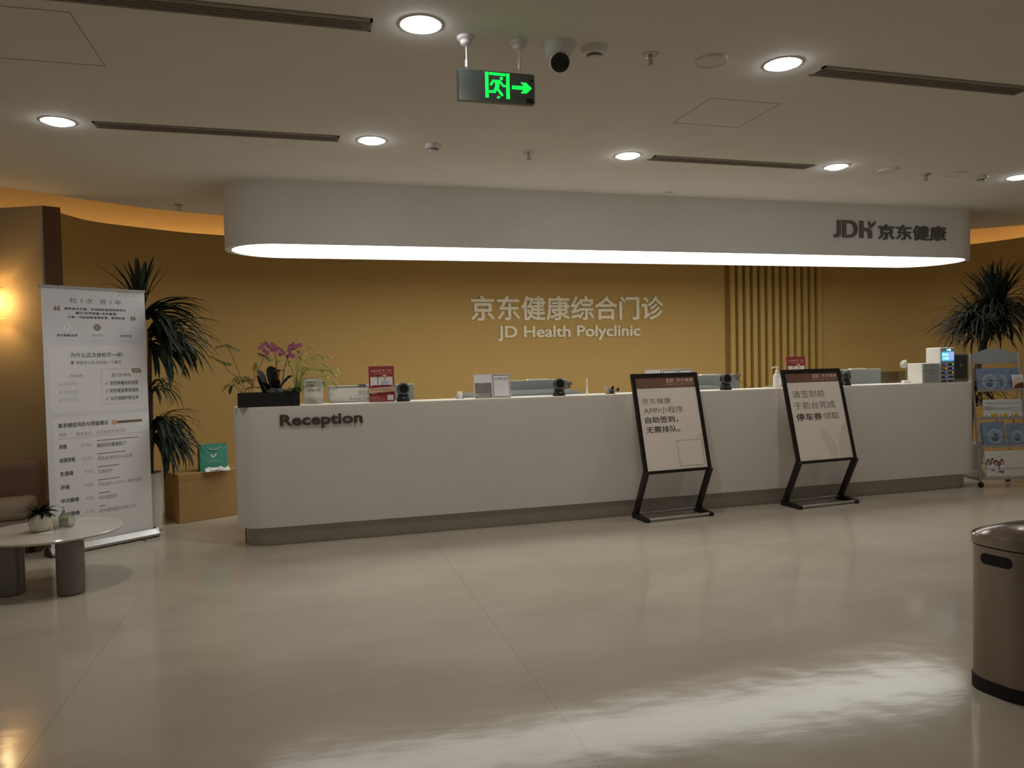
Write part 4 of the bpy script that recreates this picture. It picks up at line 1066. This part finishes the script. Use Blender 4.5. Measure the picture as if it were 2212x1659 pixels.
txt(bm, '疾病', 0.086, 0.896, 0.139, 0.922, z2, P_, 0.01); txt(bm, '新发占比', 0.212, 0.890, 0.319, 0.918, z2, P_, 0.01); txt(bm, '指南推荐筛查项目', 0.357, 0.889, 0.573, 0.918, z2, P_, 0.0)
flat(bm, rect(0.084, 0.876, 0.716, 0.8785), z2, P_)
rows = (('肺癌', 0.139, '17.9%', '胸部低剂量螺旋CT', 0.581, 0.676), ('结直肠癌', 0.194, '12.2%', '便隐血/粪便DNA检测', 0.62, 0.571), ('乳腺癌', 0.178, '9.1%', '乳腺超声', 0.462, 0.517),
        ('肝癌', 0.147, '9.0%', '甲胎蛋白 (AFP) + 腹部超声', 0.693, 0.519), ('甲状腺癌', 0.21, '4.8%', '甲状腺超声', 0.492, 0.441), ('前列腺癌', 0.211, '2.5%', '前列腺肿瘤标志物三项', 0.632, 0.402), ('宫颈癌', 0.178, '2.3%', '宫颈TCT + HPV', 0.503, 0.402))
for k, (a, ar, p, m_, mr, br) in enumerate(rows):
    y1 = 0.834 - 0.1035 * k
    txt(bm, a, 0.087, y1 - 0.034, ar, y1, z2, D, 0.02)
    txt(bm, p, 0.241 if len(p) > 4 else 0.258, y1 - 0.035, 0.317, y1 - 0.008, z2, P_, 0.0)
    txt(bm, m_, 0.356, y1 - 0.049, mr, y1 - 0.017, z2, G if k < 1 else P_, 0.01)
    flat(bm, rect(0.356, y1 + 0.004 - 0.002, br, y1 + 0.009), z2, K)
    if k: flat(bm, rect(0.356, y1 + 0.029, 0.716, y1 + 0.030), z2, 5)
obj('print', bm, [M['ink'], M['ink2'], M['ink3'], M['gold'], M['panel'], M['shade'], M['peach'], M['paper']], t)

# ================================================================== LEFT PLANT
t = thing('dracaena', 'tall dark dracaena in a white pot behind the roll up banner', 'potted plant', (-1.335, 7.0, 0))
bm = B(); lathe(bm, [(0.105, 0.0), (0.118, 0.01), (0.135, 0.46), (0.138, 0.5), (0.125, 0.5), (0.12, 0.46)], seg=36); obj('pot', bm, M['pot'], t, smooth=40)
bm = B(); lathe(bm, [(0.1, 0.455), (0.122, 0.462)], seg=24); obj('soil', bm, M['soil'], t)
def clear_of_banner(p):
    a = Vector((p.x - 1.335 + 1.24, p.y + 7.0 - 6.72)); along = a.x * 0.812 + a.y * 0.583; off = -a.x * 0.583 + a.y * 0.812
    return off > 0.06 or along > 0.05
GUARD[0] = clear_of_banner
def crown(base, n, ln, el0, el1, droop, wd, azs, name='foliage'):
    bm = B()
    for k in range(n):
        az = random.uniform(*azs); el = random.uniform(el0, el1)
        leaf(bm, Vector(base) + Vector((random.uniform(-0.02, 0.02), random.uniform(-0.02, 0.02), random.uniform(-0.04, 0.04))), az, el, ln * random.uniform(0.7, 1.1), droop * random.uniform(0.7, 1.2), wd * random.uniform(0.7, 1.2), 8)
    obj(name, bm, M['leafd'], t)
for pts in ([(0, 0, 0.45), (0.02, 0.0, 1.2), (0.03, -0.03, 1.95)], [(0.04, 0.02, 0.45), (0.06, -0.02, 0.9), (0.07, -0.04, 1.22)], [(-0.04, -0.04, 0.45), (0.06, -0.06, 0.7), (0.09, -0.08, 0.9)], [(-0.03, 0.03, 0.45), (0.05, -0.02, 1.1), (0.08, -0.05, 1.72)]):
    bm = B(); tube(bm, catmull(pts, 5), 0.018, 8); obj('cane', bm, M['trunk'], t)
crown((0.02, -0.03, 1.93), 16, 0.46, 0.9, 1.5, 0.35, 0.042, (0, 6.28))
bm = B()
for az, el, ln, dr in ((2.9, 0.95, 0.40, 0.9), (1.9, 1.42, 0.44, 0.1), (2.9, 1.3, 0.42, 0.25), (1.0, 1.45, 0.40, 0.1), (0.5, 1.30, 0.40, 0.1), (0.2, 1.15, 0.40, 0.15), (0.1, 1.0, 0.40, 0.15), (-0.3, 1.3, 0.38, 0.2), (3.2, 1.15, 0.40, 0.3), (-1, 1.35, 0.38, 0.1)):
    leaf(bm, (0.02, -0.05, 1.93), az, el, ln, dr, 0.040, 8)
obj('foliage', bm, M['leafd'], t)
crown((0.06, -0.05, 1.84), 46, 0.54, 0.0, 0.9, 1.5, 0.050, (-1.2, 1.0))
crown((0.09, -0.05, 1.70), 52, 0.62, -0.2, 0.7, 1.6, 0.048, (-1.2, 0.8))
crown((0.09, -0.06, 1.60), 36, 0.48, -0.6, 0.3, 1.2, 0.046, (-1.4, 0.9))
crown((0.075, -0.05, 1.22), 26, 0.34, 0.1, 1.0, 2.2, 0.020, (-1.4, 1.0))
crown((0.095, -0.08, 0.90), 60, 0.44, 0.1, 1.0, 2.2, 0.036, (-1.6, 1.0))
crown((0.095, -0.08, 0.80), 60, 0.46, -0.4, 0.5, 1.6, 0.038, (-1.6, 1.0))

GUARD[0] = None
# ================================================================== CARDBOARD BOX, BAG, PAPER
t = thing('cardboard_box', 'large closed brown cardboard box on the floor left of the counter', 'box', (-1.105, 7.165, 0), R(26))
bm = B(); box(bm, 0, 0.62, 0, 0.42, 0, 0.437); obj('carton', bm, M['kraft'], t, bevel=0.004)
bm = B(); box(bm, -0.001, 0.621, 0.185, 0.235, 0.4372, 0.4382); box(bm, 0.0, 0.62, -0.0012, -0.0004, 0.385, 0.436); obj('tape', bm, M['tape'], t)
t = thing('gift_bag', 'teal paper gift bag with a white sprout emblem on the cardboard box', 'bag', (-0.925, 7.33, 0.4385), R(18))
bm = B(); 
prism(bm, rect(-0.015, 0, 0.225, 0.235), -0.0, 0.002, F=FRONT); prism(bm, rect(-0.015, 0, 0.225, 0.237), -0.10, -0.098, F=FRONT)
obj('bag_panel', bm, M['teal'], t)
bm = B(); box(bm, -0.016, -0.014, 0.0, 0.1, 0, 0.232); box(bm, 0.224, 0.226, 0.0, 0.1, 0, 0.232); box(bm, -0.015, 0.225, 0.0, 0.1, 0, 0.003); obj('gusset', bm, M['teald'], t)
bm = B()
for q in sprout(0.105, 0.115, 0.05): flat(bm, q, 0.0026)
txt(bm, '京东健康体检中心', 0.05, 0.082, 0.165, 0.094, 0.0026); txt(bm, '京东健康', 0.17, 0.205, 0.21, 0.212, 0.0026)
obj('emblem', bm, M['paper'], t)
bm = B(); tube(bm, catmull([(0.05, -0.004, 0.215), (0.08, -0.008, 0.198), (0.11, -0.008, 0.194), (0.14, -0.008, 0.2), (0.165, -0.004, 0.217)], 5), 0.0028, 6); obj('handle', bm, M['paper'], t)
t = thing('plastic_sleeve', 'crumpled clear plastic sleeve lying at the foot of the teal bag', 'wrapper', (-0.80, 7.335, 0.4385), R(18))
bm = B(); g = [[None] * 7 for _ in range(4)]
for i in range(4):
    for j in range(7): g[i][j] = bm.verts.new((-0.11 + 0.036 * j, -0.075 + 0.02 * i, 0.003 + abs(0.028 * math.sin(j * 1.3 + i) * (i / 3)) + 0.004 * i))
for i in range(3):
    for j in range(6): bm.faces.new((g[i][j], g[i][j + 1], g[i + 1][j + 1], g[i + 1][j]))
obj('film', bm, M['paper'], t)
bm = B()
for j in range(3): leaf(bm, (-0.07 + 0.04 * j, -0.076, 0.012), 0.3, 0.1, 0.05, 0.3, 0.016, 4)
obj('dark_print', bm, M['dgrey'], t)

# ================================================================== COFFEE TABLE AND ITS THINGS
t = thing('coffee_table', 'low round marble topped coffee table on dark columns at left', 'coffee table', (-1.617, 5.455, 0))
TZ0 = 0.36
bm = B(); lathe(bm, [(0.405, TZ0 - 0.024), (0.424, TZ0 - 0.016), (0.428, TZ0 - 0.006), (0.420, TZ0)], seg=64, sx=1.0, sy=0.91); obj('tabletop', bm, M['marble'], t, smooth=30)
for px, py in ((-1.443, 5.20), (-1.81, 5.315), (-1.56, 5.66)):
    bm = B(); lathe(bm, [(0.070, 0.0), (0.072, 0.004), (0.078, 0.008), (0.078, TZ0 - 0.024)], (px + 1.617, py - 5.455, 0), seg=32); obj('leg', bm, M['legm'], t, smooth=40)
t = thing('vase', 'round cream vase with dark foliage on the coffee table', 'vase', (-1.665, 5.42, TZ0))
bm = B(); lathe(bm, [(0.026, 0.0), (0.045, 0.006), (0.064, 0.035), (0.068, 0.06), (0.060, 0.09), (0.042, 0.112), (0.036, 0.118), (0.030, 0.115)], seg=36); obj('vessel', bm, M['ceramic'], t, smooth=40)
bm = B()
for k in range(70):
    leaf(bm, (random.uniform(-0.02, 0.02), random.uniform(-0.02, 0.02), 0.112), random.uniform(0, 6.28), random.uniform(-0.1, 1.3), random.uniform(0.06, 0.12), 1.1, 0.02, 5)
obj('foliage', bm, M['leafb'], t)
bm = B(); box(bm, -0.035, 0.035, -0.03, 0.03, 0, 0.004)
tag(obj('coaster', bm, M['paper'], loc=(-1.612, 5.338, TZ0)), 'small white tile on the table in front of the round vase', 'coaster')
t = thing('glass_bowl', 'clear glass bowl with a sanitiser bottle beside the round vase', 'bowl', (-1.560, 5.52, TZ0))
bm = B(); lathe(bm, [(0.03, 0.0), (0.058, 0.002), (0.066, 0.03), (0.068, 0.055), (0.0655, 0.055), (0.0635, 0.03), (0.055, 0.006), (0.02, 0.005)], seg=36); obj('bowl_shell', bm, M['acrylic'], t, smooth=40)
t = thing('sanitiser_bottle', 'clear pump bottle with a printed wrap inside the glass bowl', 'bottle', (-1.560, 5.52, TZ0 + 0.0055))
bm = B(); lathe(bm, [(0.026, 0.0), (0.028, 0.004), (0.028, 0.055), (0.020, 0.075), (0.010, 0.085), (0.009, 0.095)], seg=24); obj('bottle_body', bm, M['water'], t, smooth=40)
bm = B(); lathe(bm, [(0.0285, 0.010), (0.0285, 0.045)], seg=24); obj('wrap', bm, mat('bottle_wrap', '#8e8f6a', 0.5, scale=40, var=0.4), t, smooth=40)
bm = B(); lathe(bm, [(0.011, 0.095), (0.011, 0.103), (0.004, 0.105), (0.004, 0.122), (0.008, 0.124), (0.008, 0.130)], seg=16); tube(bm, [(0, 0, 0.127), (-0.02, -0.008, 0.127), (-0.026, -0.01, 0.122)], 0.003, 6); obj('pump', bm, M['acrylic'], t, smooth=40)

# ================================================================== SOFA
t = thing('sofa', 'brown low sofa with a beige seat cut by the left edge', 'sofa', (-2.52, 6.75, 0), R(8))
def cushion(x0, x1, y0, y1, z0, z1, r, name, m, par):
    bm = B(); box(bm, x0, x1, y0, y1, z0, z1); o = obj(name, bm, m, par)
    md = o.modifiers.new('bevel', 'BEVEL'); md.width = r; md.segments = 4
    for p in o.data.polygons: p.use_smooth = True
    return o
cushion(-0.75, 0.46, 0.02, 0.22, 0.12, 0.66, 0.06, 'backrest', M['sofa'], t)
cushion(-0.75, 0.42, -0.42, 0.02, 0.27, 0.40, 0.045, 'seat_cushion', M['cushion'], t)
cushion(-0.75, 0.50, -0.40, 0.20, 0.07, 0.27, 0.02, 'seat_base', M['cushion'], t)
for x_, y_ in ((0.42, -0.33), (-0.65, -0.33), (0.42, 0.12), (-0.65, 0.12)):
    bm = B(); lathe(bm, [(0.018, 0), (0.024, 0.07)], (x_, y_, 0), seg=16); obj('leg', bm, M['black'], t)

# ================================================================== SCONCE
SX, SY = -2.605, 7.43
t = thing('wall_sconce', 'warm lit woven cylinder wall lamp cut by the left edge', 'wall lamp', (SX, SY, 1.86))
bm = B(); n = 28
ri, ro = 0.112, 0.114
for r_, fl in ((ro, False),):
    rings = [[bm.verts.new((r_ * math.cos(2 * PI * k / n), r_ * 0.8 * math.sin(2 * PI * k / n), zz)) for k in range(n)] for zz in (0.0, 0.27)]
    for k in range(n): bm.faces.new((rings[0][k], rings[0][(k + 1) % n], rings[1][(k + 1) % n], rings[1][k]))
o = obj('lamp_shade', bm, mat('woven_shade', '#e3c489', 0.6, scale=90, var=0.3, trans=0.0, alpha=0.55), t, smooth=40)
bm = B(); lathe(bm, [(0.012, 0.17), (0.03, 0.19), (0.034, 0.21), (0.026, 0.235), (0.012, 0.245)], (0, 0, 0), seg=20); obj('bulb', bm, M['bulb'], t, smooth=40)
bm = B(); tube(bm, [(0.012, 0.02, 0.245), (0.012, 0.02, 0.42)], 0.008, 8); tube(bm, [(0.012, 0.02, 0.40), (0.03, 0.14, 0.40)], 0.006, 8); obj('stem', bm, M['gold'], t)
l = bpy.data.lights.new('sconce_glow', 'POINT'); l.energy = SCONCE_W; l.color = (1.0, 0.74, 0.38); l.shadow_soft_size = 0.03
o = bpy.data.objects.new('sconce_glow', l); COL.objects.link(o); o.location = (0, 0, 0.15); o.parent = t

# ================================================================== RIGHT: PALM, RACK, BIN
t = thing('palm', 'dark feathery palm in a white pot behind the brochure rack', 'potted plant', (7.13, 6.58, 0))
bm = B(); lathe(bm, [(0.13, 0.0), (0.14, 0.01), (0.14, 0.07), (0.12, 0.075), (0.12, 0.085), (0.15, 0.34), (0.153, 0.37), (0.14, 0.37), (0.13, 0.33)], seg=36); obj('pot', bm, M['pot'], t, smooth=40)
bm = B(); lathe(bm, [(0.1, 0.325), (0.132, 0.335)], seg=24); obj('soil', bm, M['soil'], t)
bm = B(); tube(bm, catmull([(0, 0, 0.32), (0.1, 0.05, 0.9), (0.3, 0.1, 1.4), (0.52, 0.15, 1.82)], 6), [0.035] * 19, 10); obj('trunk', bm, M['trunk'], t)
bm = B(); c0 = Vector((0.54, 0.15, 1.84))
for k in range(420):
    az = random.uniform(0, 6.28); el = random.choice((random.uniform(0.9, 1.5), random.uniform(0.1, 0.9), random.uniform(0.0, 0.6)))
    leaf(bm, c0 + Vector((random.uniform(-0.08, 0.08), random.uniform(-0.06, 0.06), random.uniform(-0.08, 0.1))), az, el, random.uniform(0.42, 0.66), random.uniform(0.3, 0.6) if el > 0.9 else random.uniform(1.2, 2.2), random.uniform(0.014, 0.026), 8)
obj('foliage', bm, M['leafp'], t)
bm = B(); c0 = Vector((0.16, 0.0, 1.72))
for k in range(240):
    az = random.uniform(1.9, 4.6); el = random.uniform(-0.1, 0.6)
    leaf(bm, c0 + Vector((random.uniform(-0.2, 0.4), random.uniform(-0.06, 0.06), random.uniform(-0.12, 0.08))), az, el, random.uniform(0.35, 0.62), random.uniform(0.9, 1.8), random.uniform(0.014, 0.024), 8)
for az, el, ln, dr in ((3.2, 0.5, 0.75, 1.1), (3.3, 0.35, 0.72, 1.0), (2.9, 0.2, 0.66, 1.2), (3.0, 0.75, 0.5, 0.2), (3.14, 0.9, 0.45, 0.1)): leaf(bm, c0, az, el, ln, dr, 0.022, 8)
obj('foliage', bm, M['leafp'], t)
bm = B()
for k in range(60):
    leaf(bm, (random.uniform(-0.05, 0.1), random.uniform(-0.05, 0.05), 0.85 + random.uniform(-0.1, 0.15)), random.uniform(2.4, 6.0), random.uniform(0.2, 1.1), random.uniform(0.3, 0.5), random.uniform(1.6, 2.4), 0.024, 8)
obj('foliage', bm, M['leafp'], t)

RA = R(-15.7)
t = thing('brochure_rack', 'grey metal brochure rack on castors at the right end of the counter', 'brochure rack', (6.86, 5.90, 0), RA)
rack = t
LEAN = 0.17 / 1.36
def RT(z): return Matrix.Translation((0, LEAN * z, 0))
TL = Matrix.Rotation(-math.atan(LEAN), 4, 'X') @ FRONT
rw = 0.25
for s in (-1, 1):
    bm = B(); tube(bm, [(s * rw, 0, 0.07), (s * rw, LEAN * 1.37, 1.37)], 0.011, 10); obj('side_post', bm, M['alu'], t)
    bm = B(); tube(bm, [(s * rw, 0.02, 0.075), (s * rw, 0.36, 0.075)], 0.011, 10); tube(bm, [(s * rw, 0.35, 0.075), (s * rw, LEAN * 1.2, 1.2)], 0.008, 8); obj('rear_brace', bm, M['alu'], t)
bm = B(); pts = [(-rw, 1.268), (rw, 1.268), (rw, 1.372)]
for k in range(15):
    q = k / 14; xx = 0.2 - 0.4 * q; pts.append((xx, 1.374 + 0.056 * math.sin(PI * q)))
pts.append((-rw, 1.372)); prism(bm, pts, -0.004, 0.004, F=TL); obj('header_panel', bm, M['grey'], t)
bm = B(); flat(bm, rect(0.16, 1.276, 0.22, 1.281), 0.0045, 0, TL); obj('maker_plate', bm, M['dgrey'], t)
for zl in (0.985, 0.70, 0.415, 0.095):
    yb = LEAN * zl
    bm = B(); box(bm, -rw + 0.012, rw - 0.012, yb - 0.05, yb + 0.01, zl - 0.012, zl - 0.008); box(bm, -rw + 0.012, rw - 0.012, yb - 0.052, yb - 0.048, zl - 0.012, zl + 0.018)
    sh = obj('shelf', bm, M['alu'], t)
    bm = B(); tube(bm, [(-rw + 0.012, yb - 0.05 + 0.02, zl + 0.105), (rw - 0.012, yb - 0.05 + 0.02, zl + 0.105)], 0.0022, 6); obj('retainer_wire', bm, M['alu'], sh)
    bm = B(); tube(bm, [(-rw, yb + 0.02, zl + 0.145), (rw, yb + 0.02, zl + 0.145)], 0.005, 8); obj('crossbar', bm, M['alu'], sh)
for x_, y_ in ((-rw, 0.0), (rw, 0.0), (-rw, 0.34), (rw, 0.34)):
    bm = B(); tube(bm, [(x_ - 0.014, y_, 0.027), (x_ + 0.014, y_, 0.027)], 0.027, 18); tube(bm, [(x_, y_, 0.03), (x_, y_, 0.075)], 0.006, 8); obj('castor', bm, M['rubber'], t)

def brochure(u0, u1, z0, hgt, depth, label, draw, mats, group=None, roll=0.0):
    yb = LEAN * z0 - 0.035 + depth
    uc = (u0 + u1) / 2
    lx, ly = uc * math.cos(RA) - yb * math.sin(RA), uc * math.sin(RA) + yb * math.cos(RA)
    t = thing('brochure', label, 'brochure', (6.86 + lx, 5.90 + ly, z0 - 0.0075), RA, group)
    w = (u1 - u0) / 2
    T = Matrix.Rotation(-math.atan(LEAN), 4, 'X') @ FRONT @ Matrix.Rotation(roll, 4, 'Z')
    bm = B(); prism(bm, rect(-w, 0.0, w, hgt), -0.0015, 0.0015, F=T); obj('booklet', bm, mats[0], t)
    bm = B(); draw(bm, w, hgt, T); obj('print', bm, mats[1:], t)
def d_blue(bm, w, h, T):
    cx = 0.08 * w; cy = h * 0.42; r = w * 0.62
    flat(bm, ell(cx, cy, r, r * 1.02, 28), 0.0018, 0, T); flat(bm, ell(cx, cy, r * 0.88, r * 0.9, 28), 0.0020, 2, T)
    flat(bm, ell(cx - r * 0.05, cy - r * 0.4, r * 0.5, r * 0.38, 20), 0.0022, 1, T); flat(bm, ell(cx + r * 0.15, cy + r * 0.15, r * 0.32, r * 0.2, 16), 0.0022, 1, T); flat(bm, bar((cx + r * 0.05, cy + r * 0.2), (cx - r * 0.1, cy + r * 0.62), r * 0.14), 0.0022, 1, T)
    flat(bm, bar((cx - r * 0.35, cy - r * 0.1), (cx + r * 0.15, cy - r * 0.05), r * 0.08), 0.0024, 0, T)
    txt(bm, '健康管理中心', -w * 0.5, h * 0.79, w * 0.45, h * 0.84, 0.0018, 1, 0.0, T); flat(bm, rect(-w * 0.3, h * 0.745, w * 0.5, h * 0.755), 0.0018, 1, T)
    flat(bm, rrect(-w * 0.35, 0.02 * h, w * 0.5, 0.055 * h, 0.002), 0.0018, 1, T)
def d_mint(bm, w, h, T):
    txt(bm, '全民健康 早筛早诊早治疗', -w * 0.88, h * 0.77, w * 0.9, h * 0.84, 0.0018, 0, 0.0, T); txt(bm, '惠民体检', -w * 0.85, h * 0.58, -w * 0.2, h * 0.65, 0.0018, 0, 0.0, T)
    flat(bm, rect(-w * 0.85, h * 0.47, w * 0.95, h * 0.478), 0.0018, 0, T); txt(bm, '专业 安心', -w * 0.85, h * 0.5, -w * 0.3, h * 0.54, 0.0018, 0, 0.0, T)
    flat(bm, rect(-w, 0, w, h * 0.34), 0.0016, 2, T); flat(bm, rect(-w * 0.5, 0, w * 0.05, h * 0.27), 0.0018, 1, T); flat(bm, rect(w * 0.42, 0, w * 0.68, h * 0.27), 0.0018, 1, T)
    for k in range(7): flat(bm, ell(-w * 0.85 + k * 0.03 * w + (0.95 * w if k > 2 else 0), h * (0.1 + 0.05 * (k % 3)), w * 0.035, h * 0.03, 8), 0.0020, 0, T)
def d_pink(bm, w, h, T):
    flat(bm, [(-w, h * 0.1), (-w * 0.2, h * 0.16), (w, h * 0.08), (w, h * 0.5), (w * 0.2, h * 0.48), (-w * 0.5, h * 0.34)], 0.0018, 0, T); flat(bm, rect(-w, 0.6 * h, w, h), 0.0016, 1, T)
    txt(bm, '心血管健康', -w * 0.7, h * 0.79, w * 0.7, h * 0.84, 0.0018, 0, 0.0, T); txt(bm, '关爱行动', -w * 0.5, h * 0.71, w * 0.6, h * 0.76, 0.0018, 0, 0.0, T)
def d_people(bm, w, h, T):
    flat(bm, [(-w * 0.98, h * 0.64), (-w * 0.98, h * 0.36), (-w * 0.6, h * 0.26), (-w * 0.12, h * 0.18), (-w * 0.1, h * 0.62)], 0.0017, 0, T)
    for cx, cy in ((-w * 0.85, h * 0.6), (-w * 0.65, h * 0.63), (-w * 0.48, h * 0.56), (-w * 0.2, h * 0.6)):
        flat(bm, [(cx - w * 0.12, cy - h * 0.3), (cx + w * 0.12, cy - h * 0.3), (cx + w * 0.1, cy - h * 0.14), (cx, cy - h * 0.08), (cx - w * 0.1, cy - h * 0.14)], 0.0018, 3, T)
        flat(bm, ell(cx, cy + h * 0.02, w * 0.082, h * 0.095, 16), 0.0019, 2, T); flat(bm, ell(cx, cy - h * 0.01, w * 0.06, h * 0.075, 16), 0.0021, 1, T)
    txt(bm, '家庭健康档案', -w * 0.4, h * 0.79, w * -0.1, h * 0.83, 0.0018, 0, 0.0, T); txt(bm, '守护全家人', w * 0.38, h * 0.52, w * 0.68, h * 0.56, 0.0018, 0, 0.0, T); flat(bm, rect(w * 0.86, h * 0.1, w * 0.95, h * 0.17), 0.0018, 0, T)
MB_ = [M['bluep'], M['bluel'], M['blued'], mat('brochure_mid_blue', '#94a7bd', 0.4, scale=8, var=0.05)]
MM_ = [M['mint'], M['ink2'], M['yellow'], M['paper']]
brochure(-0.225, 0.015, 0.985, 0.235, 0.000, 'blue booklet fully visible at the left of the top rack shelf', d_blue, MB_)
brochure(-0.115, 0.125, 0.985, 0.235, 0.012, 'blue booklet half covered in the middle of the top rack shelf', d_blue, MB_)
brochure(-0.01, 0.23, 0.985, 0.235, 0.024, 'rearmost blue booklet on the top rack shelf behind the pink leaflet', d_blue, MB_)
brochure(0.13, 0.245, 0.985, 0.165, -0.008, 'small pink leaflet with a brown band at the right of the top rack shelf', d_pink, [M['pinkp'], M['brownp'], M['panel']])
brochure(-0.185, 0.105, 0.70, 0.20, 0.000, 'front mint and yellow leaflet on the second rack shelf', d_mint, MM_)
brochure(-0.06, 0.225, 0.70, 0.197, 0.012, 'mint and yellow leaflet behind at the right of the second rack shelf', d_mint, MM_)
brochure(-0.205, 0.03, 0.423, 0.25, 0.000, 'tilted blue booklet at the left of the third rack shelf', d_blue, MB_, roll=R(3))
brochure(-0.225, 0.01, 0.415, 0.24, 0.012, 'blue booklet edge showing behind the tilted one on the third rack shelf', d_blue, MB_)
brochure(0.04, 0.24, 0.415, 0.24, 0.006, 'blue booklet at the right of the third rack shelf', d_blue, MB_)
brochure(-0.205, 0.215, 0.095, 0.285, 0.000, 'wide white leaflet with a family photo on the lowest rack shelf', d_people, [M['paper'], M['photo'], M['skin'], M['hair'], M['panel']])

# pedal bin
t = thing('waste_bin', 'brushed steel waste bin with a black grip cut by the right edge', 'waste bin', (2.852, 2.36, 0), R(10.5))
def soft(a, b, n=56, p=3.2):
    out = []
    for i in range(n):
        q = 2 * PI * i / n; c, s = math.cos(q), math.sin(q)
        out.append((a * abs(c) ** (2 / p) * (1 if c >= 0 else -1), b * abs(s) ** (2 / p) * (1 if s >= 0 else -1)))
    return out
bm = B(); prism(bm, soft(0.209, 0.149), 0.0, 0.055); obj('foot_band', bm, M['rubber'], t, smooth=40)
bm = B(); prism(bm, soft(0.205, 0.145), 0.055, 0.600); obj('barrel', bm, M['steel'], t, smooth=40)
bm = B(); prism(bm, soft(0.200, 0.140), 0.600, 0.606); obj('lid_gap', bm, M['rubber'], t, smooth=40)
bm = B(); prof = ((0.210, 0.150, 0.606), (0.211, 0.151, 0.640), (0.205, 0.145, 0.647), (0.198, 0.138, 0.645), (0.17, 0.112, 0.660), (0.10, 0.062, 0.676), (0.03, 0.017, 0.681))
rr = [[bm.verts.new((x, y, z_)) for x, y in soft(a, b)] for a, b, z_ in prof]
for a, b in zip(rr, rr[1:]):
    n = len(a)
    for k in range(n): bm.faces.new((a[k], a[(k + 1) % n], b[(k + 1) % n], b[k]))
bm.faces.new(list(reversed(rr[0]))); bm.faces.new(rr[-1])
obj('lid', bm, M['steel'], t, smooth=40)
bm = B(); cols = []
for i in range(17):
    yy = 0.062 - 0.124 * i / 16; q = abs(i - 8) / 8
    x_ = -0.2065 * (1 - (abs(yy) / 0.1465) ** 3.2) ** (1 / 3.2)
    e = 0.022 if q < 0.7 else 0.008 + 0.014 * math.sqrt(max(0.0, 1 - ((q - 0.7) / 0.3) ** 2))
    cols.append([bm.verts.new((x_, yy, 0.553 - e)), bm.verts.new((x_, yy, 0.553 + e))])
for a, b in zip(cols, cols[1:]): bm.faces.new((a[0], b[0], b[1], a[1]))
obj('grip_recess', bm, M['rubber'], t)
